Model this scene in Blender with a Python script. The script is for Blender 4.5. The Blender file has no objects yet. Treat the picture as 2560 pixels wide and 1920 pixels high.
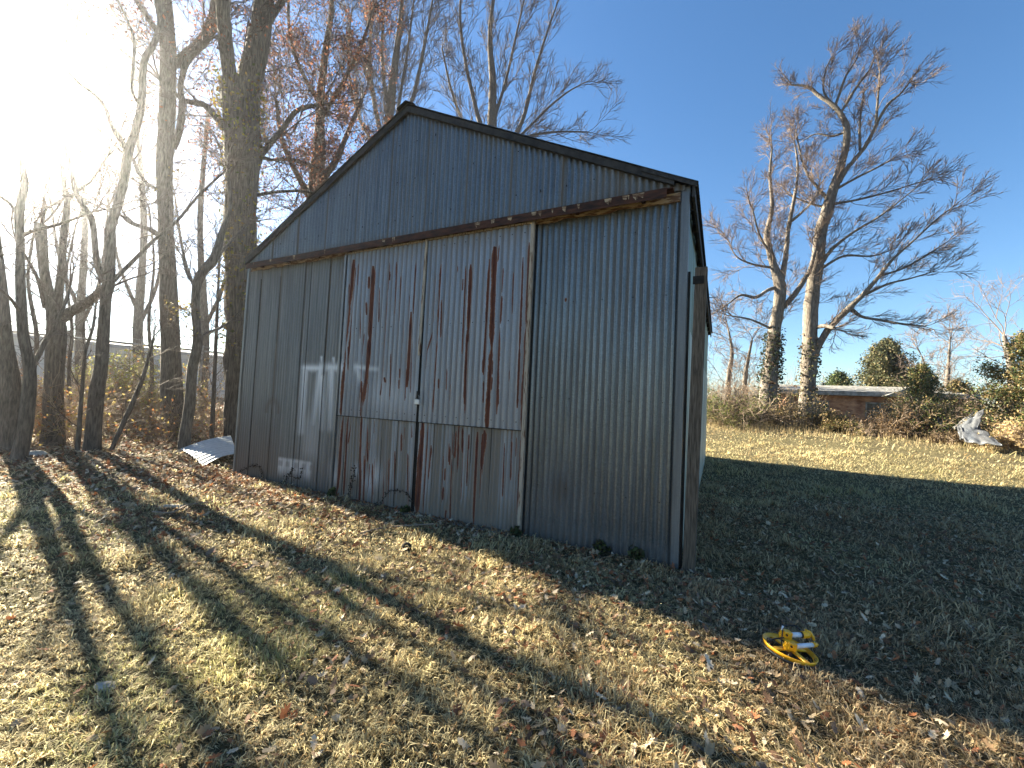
import bpy, math, random
import numpy as np
from mathutils import Matrix, Vector
PI = math.pi
sc = bpy.context.scene
COL = sc.collection
random.seed(7)
rng = np.random.default_rng(11)

# ------------------------------------------------------------------ camera
F_PX, PITCH, ROLL, EYE = 1029.05, 0.0412, 0.0479, 1.55
_f = np.array([0, math.cos(PITCH), math.sin(PITCH)]); _u = np.array([0, -math.sin(PITCH), math.cos(PITCH)]); _x = np.array([1., 0, 0])
CX = _x*math.cos(ROLL) + _u*math.sin(ROLL); CU = -_x*math.sin(ROLL) + _u*math.cos(ROLL); CW = _f
EYEP = np.array([0, 0, EYE])
cam_d = bpy.data.cameras.new('camera'); cam = bpy.data.objects.new('camera', cam_d); COL.objects.link(cam)
cam_d.sensor_width = 36; cam_d.lens = F_PX*36/2560; cam_d.clip_start = .05; cam_d.clip_end = 3000
cam.matrix_world = Matrix(((CX[0], CU[0], -CW[0], 0), (CX[1], CU[1], -CW[1], 0), (CX[2], CU[2], -CW[2], EYE), (0, 0, 0, 1)))
sc.camera = cam

# ------------------------------------------------------------------ sky, sun, exposure
SUN_AZ, SUN_EL = -55.0, 24.0
w = bpy.data.worlds.new('World'); sc.world = w; w.use_nodes = True
nt = w.node_tree; nt.nodes.clear()
sky = nt.nodes.new('ShaderNodeTexSky'); sky.sky_type = 'NISHITA'; sky.sun_disc = False
sky.sun_elevation = math.radians(SUN_EL); sky.sun_rotation = math.radians(SUN_AZ)
sky.air_density = 1.0; sky.dust_density = .25; sky.ozone_density = 2.7
bg = nt.nodes.new('ShaderNodeBackground'); bg.inputs[1].default_value = .033
wo = nt.nodes.new('ShaderNodeOutputWorld')
hs = nt.nodes.new('ShaderNodeHueSaturation'); hs.inputs['Saturation'].default_value = 1.16
nt.links.new(sky.outputs[0], hs.inputs['Color']); nt.links.new(hs.outputs[0], bg.inputs[0]); nt.links.new(bg.outputs[0], wo.inputs[0])
sun_d = bpy.data.lights.new('sun', 'SUN'); sun = bpy.data.objects.new('sun', sun_d); COL.objects.link(sun)
sun_d.energy = 5.0; sun_d.angle = math.radians(.6); sun_d.color = (1, .90, .70)
sd = Vector((math.sin(math.radians(SUN_AZ))*math.cos(math.radians(SUN_EL)), math.cos(math.radians(SUN_AZ))*math.cos(math.radians(SUN_EL)), math.sin(math.radians(SUN_EL))))
sun.rotation_euler = sd.to_track_quat('Z', 'Y').to_euler()
sc.view_settings.view_transform = 'Standard'; sc.view_settings.look = 'None'
sc.view_settings.exposure = 2.92; sc.view_settings.gamma = 1

# ------------------------------------------------------------------ helpers
def ray(px, py):
    d = CX*(px-1280)/F_PX + CU*(960-py)/F_PX + CW
    return d
def at(px, py, D):
    """point seen at photo pixel px,py at horizontal distance D"""
    d = ray(px, py); return EYEP + d*(D/math.hypot(d[0], d[1]))
def pxr(wpx, P):
    """half width in metres of something wpx wide in the photo at P"""
    return .5*wpx/F_PX*float((np.asarray(P)-EYEP)@CW)
def smooth(a, b, x):
    t = np.clip((x-a)/(b-a), 0, 1); return t*t*(3-2*t)
class Noise:
    def __init__(s, seed, n=256): s.g = np.random.default_rng(seed).random((n, n)); s.n = n
    def __call__(s, x, y, sc=1.):
        x = np.asarray(x)*sc+101.3; y = np.asarray(y)*sc+57.7
        i = np.floor(x).astype(int); j = np.floor(y).astype(int); u = x-i; v = y-j
        u = u*u*(3-2*u); v = v*v*(3-2*v); n = s.n; g = s.g
        return (g[i % n, j % n]*(1-u)+g[(i+1) % n, j % n]*u)*(1-v)+(g[i % n, (j+1) % n]*(1-u)+g[(i+1) % n, (j+1) % n]*u)*v
N1, N2, N3 = Noise(1), Noise(2), Noise(3)

AXY = np.array([1.6698, 4.1065]); AZ = 0.4697
DV = np.array([-math.cos(AZ), math.sin(AZ)]); NV = np.array([math.sin(AZ), math.cos(AZ)])
def shed_st(x, y):
    dx = np.asarray(x)-AXY[0]; dy = np.asarray(y)-AXY[1]
    return dx*DV[0]+dy*DV[1], dx*NV[0]+dy*NV[1]
def ground_z(x, y):
    x = np.asarray(x, float); y = np.asarray(y, float)
    r = np.hypot(x, y); az = np.degrees(np.arctan2(x, y))
    right = smooth(-5, 15, az)
    z = right*(.95*smooth(8.5, 22, r)) + (1-right)*(.55*smooth(12, 34, r))
    z = z + .10*smooth(3.5, 7.5, -x)*smooth(5, 8, y)
    z = z + .02*(N1(x, y, .9)-.5)*smooth(.5, 3, r) + .012*(N2(x, y, 4.)-.5)
    return z + .35*smooth(60, 300, r)*(N3(x, y, .02)-.3)*3
def gz(x, y): return float(ground_z(x, y))

def tag(o, label=None, cat=None, group=None, kind=None):
    if label: o['label'] = label
    if cat: o['category'] = cat
    if group: o['group'] = group
    if kind: o['kind'] = kind
    return o
def empty(name, loc, rz=0):
    o = bpy.data.objects.new(name, None); COL.objects.link(o); o.location = loc; o.rotation_euler = (0, 0, rz); o.empty_display_size = .2
    return o
def thing(name, label, cat, loc, rz=0, group=None): return tag(empty(name, loc, rz), label, cat, group)
def npmesh(name, V, faces_flat, counts, mat, parent=None, attrs=None, smoothf=False, world=True):
    """V Nx3, faces_flat vertex indices, counts verts per face. world=True: V in world space and parent unrotated/has location"""
    V = np.asarray(V, np.float32).reshape(-1, 3).copy()
    me = bpy.data.meshes.new(name)
    me.vertices.add(len(V)); 
    if parent is not None and world:
        mi = np.array(Matrix.Translation(parent.location).to_4x4() @ parent.rotation_euler.to_matrix().to_4x4())
        mi = np.linalg.inv(mi); V = V@mi[:3, :3].T+mi[:3, 3]
    me.vertices.foreach_set('co', V.astype(np.float32).ravel())
    faces_flat = np.asarray(faces_flat, np.int32).ravel(); counts = np.asarray(counts, np.int32)
    me.loops.add(len(faces_flat)); me.loops.foreach_set('vertex_index', faces_flat)
    me.polygons.add(len(counts)); st = np.zeros(len(counts), np.int32); st[1:] = np.cumsum(counts)[:-1]
    me.polygons.foreach_set('loop_start', st); me.polygons.foreach_set('loop_total', counts)
    if smoothf: me.polygons.foreach_set('use_smooth', np.ones(len(counts), bool))
    me.update(calc_edges=True); me.validate()
    for k, v in (attrs or {}).items():
        v = np.asarray(v, np.float32)
        if v.ndim == 2:
            a = me.attributes.new(k, 'FLOAT_COLOR', 'POINT'); c = np.ones((len(v), 4), np.float32); c[:, :3] = v[:, :3]; a.data.foreach_set('color', c.ravel())
        else:
            a = me.attributes.new(k, 'FLOAT', 'POINT'); a.data.foreach_set('value', v)
    me.materials.append(mat)
    o = bpy.data.objects.new(name, me); COL.objects.link(o)
    if parent is not None: o.parent = parent
    return o
class MB:
    """small mesh builder in local coordinates"""
    def __init__(s): s.v = []; s.f = []
    def add(s, vs, fs):
        b = len(s.v); s.v += [tuple(map(float, v)) for v in vs]; s.f += [tuple(b+i for i in f) for f in fs]; return s
    def box(s, a, b, rot=None, c=None, bev=0):
        x0, y0, z0 = a; x1, y1, z1 = b
        vs = [(x0,y0,z0),(x1,y0,z0),(x1,y1,z0),(x0,y1,z0),(x0,y0,z1),(x1,y0,z1),(x1,y1,z1),(x0,y1,z1)]
        return s.add(vs, [(0,3,2,1),(4,5,6,7),(0,1,5,4),(1,2,6,5),(2,3,7,6),(3,0,4,7)])
    def prism(s, poly, o, e1, e2, e3, depth):
        """2D polygon in plane e1,e2 from o, extruded along e3 by depth"""
        o, e1, e2, e3 = map(np.array, (o, e1, e2, e3)); n = len(poly)
        vs = [o+e1*p[0]+e2*p[1] for p in poly]+[o+e1*p[0]+e2*p[1]+e3*depth for p in poly]
        return s.add(vs, [tuple(range(n))[::-1], tuple(range(n, 2*n))]+[(i, (i+1) % n, n+(i+1) % n, n+i) for i in range(n)])
    def tube(s, pts, rad, n=8, cap=True):
        pts = [np.array(p, float) for p in pts]; rad = [rad]*len(pts) if np.isscalar(rad) else rad
        b = len(s.v); prev = None
        for i, p in enumerate(pts):
            t = pts[min(i+1, len(pts)-1)]-pts[max(i-1, 0)]; t /= np.linalg.norm(t)+1e-9
            if prev is None: a = np.cross(t, (0, 0, 1) if abs(t[2]) < .9 else (1, 0, 0))
            else: a = prev-t*(prev@t)
            a /= np.linalg.norm(a)+1e-9; c = np.cross(t, a); prev = a
            for k in range(n):
                an = 2*PI*k/n; s.v.append(tuple(p+(a*math.cos(an)+c*math.sin(an))*rad[i]))
        for i in range(len(pts)-1):
            for k in range(n): s.f.append((b+i*n+k, b+i*n+(k+1) % n, b+(i+1)*n+(k+1) % n, b+(i+1)*n+k))
        if cap: s.f.append(tuple(b+k for k in range(n))[::-1]); s.f.append(tuple(b+(len(pts)-1)*n+k for k in range(n)))
        return s
    def build(s, name, mat, parent=None, smoothf=False, bevel=0, loc=None):
        me = bpy.data.meshes.new(name); me.from_pydata(s.v, [], s.f); me.materials.append(mat); me.update()
        if smoothf: me.polygons.foreach_set('use_smooth', [True]*len(me.polygons))
        o = bpy.data.objects.new(name, me); COL.objects.link(o)
        if parent is not None: o.parent = parent
        if loc is not None: o.location = loc
        if bevel:
            m = o.modifiers.new('bevel', 'BEVEL'); m.width = bevel; m.segments = 2; m.limit_method = 'ANGLE'
        return o

# ------------------------------------------------------------------ materials
def newmat(name):
    m = bpy.data.materials.new(name); m.use_nodes = True; n = m.node_tree.nodes; n.clear()
    out = n.new('ShaderNodeOutputMaterial'); b = n.new('ShaderNodeBsdfPrincipled'); m.node_tree.links.new(b.outputs[0], out.inputs[0])
    return m, m.node_tree, b, out
def nd(nt, t, **k):
    n = nt.nodes.new(t)
    for a, v in k.items():
        if a.startswith('i_'): n.inputs[a[2:].replace('_', ' ')].default_value = v
        else: setattr(n, a, v)
    return n
def noise(nt, scale, stretch=(1, 1, 1), detail=4, rough=.6):
    tc = nd(nt, 'ShaderNodeTexCoord'); mp = nd(nt, 'ShaderNodeMapping'); mp.inputs['Scale'].default_value = stretch
    n = nd(nt, 'ShaderNodeTexNoise'); n.inputs['Scale'].default_value = scale; n.inputs['Detail'].default_value = detail; n.inputs['Roughness'].default_value = rough
    nt.links.new(tc.outputs['Object'], mp.inputs[0]); nt.links.new(mp.outputs[0], n.inputs['Vector']); return n
def ramp(nt, src, stops):
    r = nd(nt, 'ShaderNodeValToRGB'); nt.links.new(src, r.inputs[0]); e = r.color_ramp.elements
    while len(e) < len(stops): e.new(.5)
    for el, (p, c) in zip(e, stops): el.position = p; el.color = (*c, 1)
    return r.outputs[0]
def mix(nt, fac, a, b, mode='MIX'):
    m = nd(nt, 'ShaderNodeMix', data_type='RGBA', blend_type=mode)
    for s, v in ((m.inputs[0], fac), (m.inputs[6], a), (m.inputs[7], b)):
        if hasattr(v, 'node'): nt.links.new(v, s)
        else: s.default_value = v if isinstance(v, (int, float)) else (*v, 1)
    return m.outputs[2]
def mth(nt, op, a, b=0, c=None, clamp=False):
    m = nd(nt, 'ShaderNodeMath', operation=op, use_clamp=clamp)
    for s, v in zip(m.inputs, (a, b, c)):
        if v is None: continue
        if hasattr(v, 'node'): nt.links.new(v, s)
        else: s.default_value = v
    return m.outputs[0]
def bump(nt, b, h, st=.3, d=.01):
    bn = nd(nt, 'ShaderNodeBump'); bn.inputs['Strength'].default_value = st; bn.inputs['Distance'].default_value = d
    nt.links.new(h, bn.inputs['Height']); nt.links.new(bn.outputs[0], b.inputs['Normal'])
def simple(name, c1, c2, scale=5, stretch=(1, 1, 1), rough=.85, metal=0, bst=.3, bd=.01, lo=.35, hi=.65, spec=.3):
    m, nt, b, _ = newmat(name); n = noise(nt, scale, stretch)
    nt.links.new(ramp(nt, n.outputs[0], [(lo, c1), (hi, c2)]), b.inputs['Base Color'])
    b.inputs['Roughness'].default_value = rough; b.inputs['Metallic'].default_value = metal; b.inputs['Specular IOR Level'].default_value = spec
    if bst: bump(nt, b, n.outputs[0], bst, bd)
    return m
def leafmat(name, trans=.35, rough=.7, attr='col'):
    m, nt, b, out = newmat(name)
    a = nd(nt, 'ShaderNodeAttribute', attribute_name=attr)
    nt.links.new(a.outputs['Color'], b.inputs['Base Color']); b.inputs['Roughness'].default_value = rough; b.inputs['Specular IOR Level'].default_value = .25
    t = nd(nt, 'ShaderNodeBsdfTranslucent'); nt.links.new(a.outputs['Color'], t.inputs[0])
    ms = nd(nt, 'ShaderNodeMixShader'); ms.inputs[0].default_value = trans
    nt.links.new(b.outputs[0], ms.inputs[1]); nt.links.new(t.outputs[0], ms.inputs[2]); nt.links.new(ms.outputs[0], out.inputs[0])
    return m
def tinmat(name, c_lo, c_hi, dirt_shade=(.10, .085, .07), metal=.35, rough=.5, spangle=.5):
    """weathered galvanised sheet; vertex attributes rust, paint, dirt"""
    m, nt, b, _ = newmat(name); L = nt.links
    big = noise(nt, 1.1, (1, 1, .45), 5); st = noise(nt, 2.2, (9, 9, .35), 5, .65); fine = noise(nt, 120, (1, 1, 1), 2)
    vo = nd(nt, 'ShaderNodeTexVoronoi'); vo.inputs['Scale'].default_value = 75
    tc = nd(nt, 'ShaderNodeTexCoord'); L.new(tc.outputs['Object'], vo.inputs['Vector'])
    base = ramp(nt, st.outputs[0], [(.3, c_lo), (.72, c_hi)])
    sp = mth(nt, 'MULTIPLY_ADD', mth(nt, 'SUBTRACT', fine.outputs[0], .5), 1.6, .5, clamp=True)
    base = mix(nt, spangle*.35, base, ramp(nt, sp, [(.0, (.06, .075, .09)), (1., (.55, .6, .66))]), 'OVERLAY')
    vv = nd(nt, 'ShaderNodeSeparateColor'); L.new(vo.outputs['Color'], vv.inputs[0])
    base = mix(nt, .16*spangle, base, ramp(nt, vv.outputs[0], [(0, (.1, .12, .14)), (1, (.8, .85, .9))]), 'OVERLAY')
    base = mix(nt, ramp(nt, big.outputs[0], [(.42, (0, 0, 0)), (.75, (.28, .28, .28))]), base, (c_hi[0]*1.25, c_hi[1]*1.15, c_hi[2]*1.02))
    da = nd(nt, 'ShaderNodeAttribute', attribute_name='dirt_shade')
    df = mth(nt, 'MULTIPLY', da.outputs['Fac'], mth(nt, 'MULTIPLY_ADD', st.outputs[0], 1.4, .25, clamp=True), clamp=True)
    base = mix(nt, df, base, dirt_shade)
    pa = nd(nt, 'ShaderNodeAttribute', attribute_name='paint')
    pf = mth(nt, 'MULTIPLY', pa.outputs['Fac'], mth(nt, 'MULTIPLY_ADD', st.outputs[0], .9, .6, clamp=True), clamp=True)
    base = mix(nt, pf, base, (.68, .69, .70))
    ra = nd(nt, 'ShaderNodeAttribute', attribute_name='rust')
    rn = noise(nt, 22, (2.4, 2.4, 1.), 5, .75)
    rv = mth(nt, 'ADD', ra.outputs['Fac'], mth(nt, 'MULTIPLY_ADD', rn.outputs[0], .75, -.375))
    halo = mth(nt, 'MULTIPLY_ADD', rv, 5., -.1, clamp=True)
    core = mth(nt, 'MULTIPLY_ADD', rv, 7., -1.6, clamp=True)
    hr = mth(nt, 'MULTIPLY', halo, ra.outputs['Fac'], clamp=True)
    base = mix(nt, mth(nt, 'MULTIPLY', hr, .8), base, (.46, .45, .44))
    rn2 = noise(nt, 9, (4, 4, .6), 4)
    base = mix(nt, core, base, mix(nt, mth(nt, 'MULTIPLY_ADD', rv, 2.6, -.9, clamp=True), (.17, .062, .026), ramp(nt, rn2.outputs[0], [(.35, (.04, .011, .009)), (.62, (.10, .030, .015))])))
    L.new(base, b.inputs['Base Color'])
    anyc = mth(nt, 'MAXIMUM', core, mth(nt, 'MAXIMUM', pf, df))
    L.new(mth(nt, 'MULTIPLY_ADD', anyc, -metal, metal), b.inputs['Metallic'])
    L.new(mth(nt, 'MULTIPLY_ADD', anyc, .9-rough, rough, clamp=True), b.inputs['Roughness'])
    bump(nt, b, fine.outputs[0], .15, .002)
    return m

M_tin = tinmat('galvanised_tin', (.098, .104, .106), (.218, .226, .228), metal=.75, rough=.34, spangle=1.3)
M_tin_dull = tinmat('dull_tin', (.095, .10, .104), (.215, .22, .22), dirt_shade=(.12, .10, .08), metal=.5, rough=.48, spangle=.4)
M_tin_low = tinmat('lower_door_tin', (.13, .145, .16), (.33, .35, .37), dirt_shade=(.155, .135, .11), metal=.3, rough=.5, spangle=.4)
M_tin_door = tinmat('door_tin', (.17, .178, .195), (.30, .312, .335), dirt_shade=(.12, .10, .08), metal=.6, rough=.45, spangle=.5)
M_tin_side = tinmat('pale_side_tin', (.26, .285, .25), (.42, .45, .40), dirt_shade=(.12, .14, .09), spangle=.2, metal=.1)
M_tin_green = tinmat('green_side_tin', (.10, .14, .11), (.19, .25, .20), dirt_shade=(.10, .12, .07), spangle=.2, metal=.1)
M_roof = tinmat('roof_tin', (.05, .055, .06), (.11, .12, .125), dirt_shade=(.04, .04, .035), spangle=.2)
M_fascia = simple('weathered_fascia', (.014, .014, .014), (.042, .040, .038), 6, (3, 3, 3), .8)
M_wood = simple('grey_wood', (.045, .034, .025), (.15, .12, .09), 9, (9, 9, .6), .9, bst=.6, bd=.006)
M_trim = simple('flaking_trim', (.11, .055, .03), (.33, .29, .23), 11, (4, 4, .5), .85, lo=.36, hi=.5, bst=.4)
M_trackrust = simple('rusty_track', (.014, .008, .006), (.07, .026, .014), 7, (1, 4, 4), .8, bst=.5, bd=.006)
M_flake = simple('peeling_paint_wood', (.11, .06, .035), (.34, .26, .17), 12, (.6, 3, 3), .9, lo=.45, hi=.55)
M_dark = simple('dark_void', (.012, .011, .01), (.03, .028, .025), 6, (1, 1, 1), .95)
M_bark = simple('bark', (.055, .045, .037), (.155, .13, .105), 7, (5, 5, .8), .95, bst=1., bd=.03)
M_bark_oak = simple('oak_bark', (.045, .036, .028), (.16, .13, .10), 5, (6, 6, .7), .95, bst=1., bd=.05)
M_bark_pale = simple('pale_bark', (.075, .062, .05), (.21, .18, .15), 4, (5, 5, 1), .95, bst=.9, bd=.03)
M_twig = simple('twig_bark', (.07, .055, .045), (.12, .095, .08), 3, (1, 1, 1), .9, bst=0)
M_twig_pale = simple('pale_twig_bark', (.13, .095, .075), (.24, .18, .145), 1, (1, 1, 1), .9, bst=0)
M_twig_far = simple('brush_twig_bark', (.17, .125, .09), (.34, .26, .19), 1, (1, 1, 1), .9, bst=0)
M_leaf = leafmat('leaf', .45); M_grass = leafmat('grass_blades', .5); M_litter = leafmat('dead_leaves', .22, .75); M_cedar = leafmat('cedar_foliage', .2)
M_brick = simple('old_brick', (.20, .09, .05), (.50, .30, .18), 3, (1, 1, 2), .9)
M_white = simple('weathered_white', (.13, .125, .11), (.32, .31, .29), 5, (1, 1, 1), .8, bst=.1)
M_greybld = simple('grey_siding', (.30, .32, .34), (.40, .42, .44), 3, (8, 8, .3), .7, bst=.1)
M_glass = simple('dark_glass', (.02, .022, .025), (.05, .055, .06), 3, (1, 1, 1), .15, bst=0, spec=.6)
M_lock = simple('lock_steel', (.40, .40, .40), (.58, .58, .58), 9, (1, 1, 1), .4, .4, bst=0)
M_steel = simple('dull_steel', (.14, .14, .14), (.28, .28, .28), 9, (1, 1, 1), .5, .6, bst=0)
M_yellow = simple('yellow_plastic', (.80, .36, .008), (.90, .47, .012), 14, (1, 1, 1), .38, bst=.06, spec=.5)
M_whitepl = simple('white_plastic', (.66, .67, .70), (.78, .78, .80), 20, (1, 1, 1), .35, bst=0, spec=.5)
M_black = simple('black_rubber', (.012, .012, .014), (.03, .03, .03), 9, (1, 1, 1), .5, bst=0)
M_stone = simple('pale_stone', (.24, .225, .19), (.42, .40, .34), 14, (1, 1, 1), .9, bst=.6)
M_clod = simple('dark_clod', (.02, .016, .012), (.05, .04, .03), 20, (1, 1, 1), .95, bst=.8)
M_sheetw = tinmat('loose_sheet_tin', (.32, .335, .34), (.46, .48, .48), spangle=.1, metal=.1, rough=.5)
M_conc = simple('old_concrete', (.10, .09, .075), (.22, .20, .17), 9, (1, 1, 1), .95)

def ground_mat():
    m, nt, b, _ = newmat('ground_soil'); L = nt.links
    a = noise(nt, .55, detail=6); f = noise(nt, 24, (1, 1, 1), 6, .75); f2 = noise(nt, 90, (1, 1, 1), 3, .7)
    c1 = ramp(nt, f.outputs[0], [(.32, (.014, .011, .008)), (.5, (.07, .055, .034)), (.7, (.24, .20, .12))])
    c2 = ramp(nt, f2.outputs[0], [(.35, (.03, .03, .014)), (.65, (.26, .23, .11))])
    L.new(mix(nt, ramp(nt, a.outputs[0], [(.35, (.25,)*3), (.65, (.65,)*3)]), c1, c2), b.inputs['Base Color'])
    b.inputs['Roughness'].default_value = .95; b.inputs['Specular IOR Level'].default_value = .1
    h = mth(nt, 'ADD', f.outputs[0], mth(nt, 'MULTIPLY', f2.outputs[0], .4)); bump(nt, b, h, 1., .04)
    return m
M_ground = ground_mat()

# ------------------------------------------------------------------ ground
def build_ground():
    ra = np.concatenate([np.linspace(.01, 12, 150), np.geomspace(12.1, 40, 70), np.geomspace(41, 900, 40)])
    th = np.linspace(0, 2*PI, 361)[:-1]
    X = np.outer(ra, np.sin(th)); Y = np.outer(ra, np.cos(th)); Z = ground_z(X, Y)
    V = np.stack([X, Y, Z], -1).reshape(-1, 3); nr, nc = len(ra), len(th)
    i, j = np.meshgrid(np.arange(nr-1), np.arange(nc), indexing='ij'); j2 = (j+1) % nc
    F = np.stack([i*nc+j, i*nc+j2, (i+1)*nc+j2, (i+1)*nc+j], -1).reshape(-1, 4)[:, ::-1]
    o = npmesh('ground', V, F, np.full(len(F), 4), M_ground, smoothf=True); tag(o, kind='structure')
build_ground()

# ------------------------------------------------------------------ shed
S_RZ = -AZ
shed = thing('tin_shed', 'large weathered corrugated tin shed with rust streaked double doors standing on the lawn', 'shed', (AXY[0], AXY[1], 0), S_RZ)
def sz(px, py, off=0.):
    """photo pixel -> (s along the front wall from its right corner, height) on the wall plane"""
    d = ray(px, py); n3 = np.array([NV[0], NV[1], 0]); A3 = np.array([AXY[0], AXY[1], 0])
    t = ((A3-n3*off-EYEP)@n3)/(d@n3); Q = EYEP+d*t
    return float((Q-A3)[:2]@DV), float(Q[2])
def c3(x, y): return sz(560+x*.5184, 560+y*.5184, .07)
W_, H_, PK, L_ = 7.34, 3.77, 5.66, 8.6
HL = 3.87
SA = 3.72
def rake(s): return np.where(s < SA, H_+.06+(PK-H_-.06)*(s/SA), PK+(HL-PK)*((s-SA)/(W_-SA)))
def panel(name, s0, s1, zf0, zf1, pitch, amp, off, rows, mat, parent=shed, fn=None, seg=8, axis='front', warp=.006, seams=()):
    """corrugated sheet; s along, z up; off = distance proud of the plane"""
    ns = max(4, int((s1-s0)/pitch*seg)); s = np.linspace(s0, s1, ns+1)
    z0 = zf0(s) if callable(zf0) else np.full_like(s, zf0); z1 = zf1(s) if callable(zf1) else np.full_like(s, zf1)
    t = np.linspace(0, 1, rows+1); S = np.repeat(s[None], rows+1, 0); Z = z0[None]+(z1-z0)[None]*t[:, None]
    wv = amp*np.cos(2*PI*S/pitch)
    dep = off+wv+warp*(N1(S*1.0, Z*.9, 1.3)-.5)*2+.35*warp*(N2(S, Z, 5)-.5)
    for sm in seams: dep = dep+.009*smooth(sm-.004, sm+.012, S)*(1-smooth(sm+.012, sm+.5, S))
    if axis == 'front': V = np.stack([-S, -dep, Z], -1)
    elif axis == 'right': V = np.stack([dep, S, Z], -1)
    elif axis == 'left': V = np.stack([-W_-dep, S, Z], -1)
    else: V = np.stack([-S, L_+dep, Z], -1)
    n = ns+1; i, j = np.meshgrid(np.arange(rows), np.arange(ns), indexing='ij')
    F = np.stack([i*n+j, i*n+j+1, (i+1)*n+j+1, (i+1)*n+j], -1).reshape(-1, 4)
    if axis in ('front', 'left'): F = F[:, ::-1]
    at_ = {k: np.zeros(S.size) for k in ('rust', 'paint', 'dirt_shade')}
    at_['dirt_shade'] = (.75*(1-smooth(.0, .45, Z-np.minimum(z0[None], .3)))*(.5+N2(S, Z, 3.))).ravel() if np.min(z0) < 1 else at_['dirt_shade']
    if axis == 'front': at_['dirt_shade'] = at_['dirt_shade']+(.42*smooth(.2, -.9, wv/amp)*(.5+.9*N3(S*2, Z*.6, 2.))).ravel()  # groove shade of the corrugation painted in as darker valleys
    if fn:
        for k, v in fn(S, Z).items(): at_[k] = np.clip(at_[k]+v.ravel(), 0, 2)
    for sm in seams: at_['dirt_shade'] = np.maximum(at_['dirt_shade'], (1.6*np.exp(-((S-sm)/.011)**2)).ravel())
    return npmesh(name, V, F, np.full(len(F), 4), mat, parent, at_, True, world=False)
def streaks(S, Z, L):
    out = np.zeros_like(S)
    for (x0, y0, x1, y1, wd) in L:
        a, za = c3(x0, y0); b, zb = c3(x1, y1); hw = max(.007, wd*.0027*.72)
        t = (za-Z)/(za-zb+1e-6); m = (t > -.02) & (t < 1.02); tt = np.clip(t, 0, 1)
        prof = np.minimum(1, np.minimum(tt*6+.45, (1-tt)*6+.45))*(.8+.4*N1(Z*7+a*31, Z*0+b*17))
        v = 1-np.abs(S-(a+(b-a)*tt))/(hw*1.6*prof); out = np.maximum(out, np.where(m, np.clip(v, 0, 1), 0))
    return out
UP_L = [(628,180,590,600,13),(590,600,565,930,14),(640,220,600,640,7),(722,210,705,550,17),(705,550,672,870,18),(702,255,700,310,7),(690,380,690,440,6),(735,230,730,300,4),(803,190,795,330,3),
 (793,320,765,750,7),(770,690,753,825,5),(925,190,912,430,5),(905,430,885,780,8),(882,700,876,850,5),(905,665,903,740,6),(668,670,655,870,6),(680,530,668,640,5),(775,740,778,765,5)]
UP_R = [(1047,200,1030,560,9),(1030,560,1008,900,9),(1022,240,1012,480,3),(1005,520,985,610,4),(1130,205,1130,232,5),(1167,210,1148,620,3),(1192,200,1178,520,8),(1175,520,1160,860,6),
 (1308,120,1292,600,17),(1292,600,1268,985,15),(1280,180,1252,715,6),(1330,110,1325,180,3),(1350,215,1342,330,5),(1342,350,1335,480,8),(1332,510,1318,910,8),(1297,740,1293,800,5),(1252,760,1249,860,5),
 (1445,170,1428,600,5),(1428,600,1416,885,5),(1474,100,1462,500,11),(1462,500,1440,990,13),(985,600,975,700,3)]
LO_L = [(577,930,545,1300,10),(600,935,575,1310,8),(617,940,600,1060,4),(665,935,652,1335,9),(697,950,668,1340,5),(712,950,700,1090,4),(728,950,725,1010,3),(702,1160,690,1300,5),(714,1160,705,1260,4),(855,1010,853,1095,9),(870,980,868,1040,4),(905,970,905,1030,4),(930,960,912,1380,8)]
LO_R = [(960,960,930,1390,20),(985,970,960,1400,6),(1000,1070,985,1230,8),(1120,1000,1113,1130,9),(1100,1140,1090,1460,3),(1222,1010,1203,1450,7),(1255,1000,1240,1180,13),(1385,1040,1380,1235,6),(1408,1030,1405,1120,4),(1150,990,1147,1100,5),(1060,1270,1056,1330,5),(1072,1380,1068,1420,6),(1435,1000,1420,1300,5)]
_r = random.Random(5)
for _L, xa, xb in ((UP_L, 600, 930), (UP_R, 1010, 1470)):
    for k in range(16):
        x = _r.uniform(xa, xb); y = _r.uniform(150, 800); h = _r.uniform(40, 260); _L.append((x, y, x-h*.035, min(y+h, 930), _r.uniform(1.5, 3.)))
for _L, xa, xb in ((LO_L, 560, 900), (LO_R, 950, 1440)):
    for k in range(18):
        x = _r.uniform(xa, xb); y = _r.uniform(960, 1200); h = _r.uniform(60, 300); _L.append((x, y, x-h*.035, min(y+h, 1400), _r.uniform(2., 4.)))
def seg_mark(S, Z, p, q, wd, fade=None):
    a, za = c3(*p); b, zb = c3(*q); d = np.array([b-a, zb-za]); L2 = d@d
    t = np.clip(((S-a)*d[0]+(Z-za)*d[1])/L2, 0, 1); r = np.hypot(S-a-d[0]*t, Z-za-d[1]*t)
    v = np.exp(-(r/wd)**2)
    if fade is not None: v = v*(1-(1-fade)*t)
    return v
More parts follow.
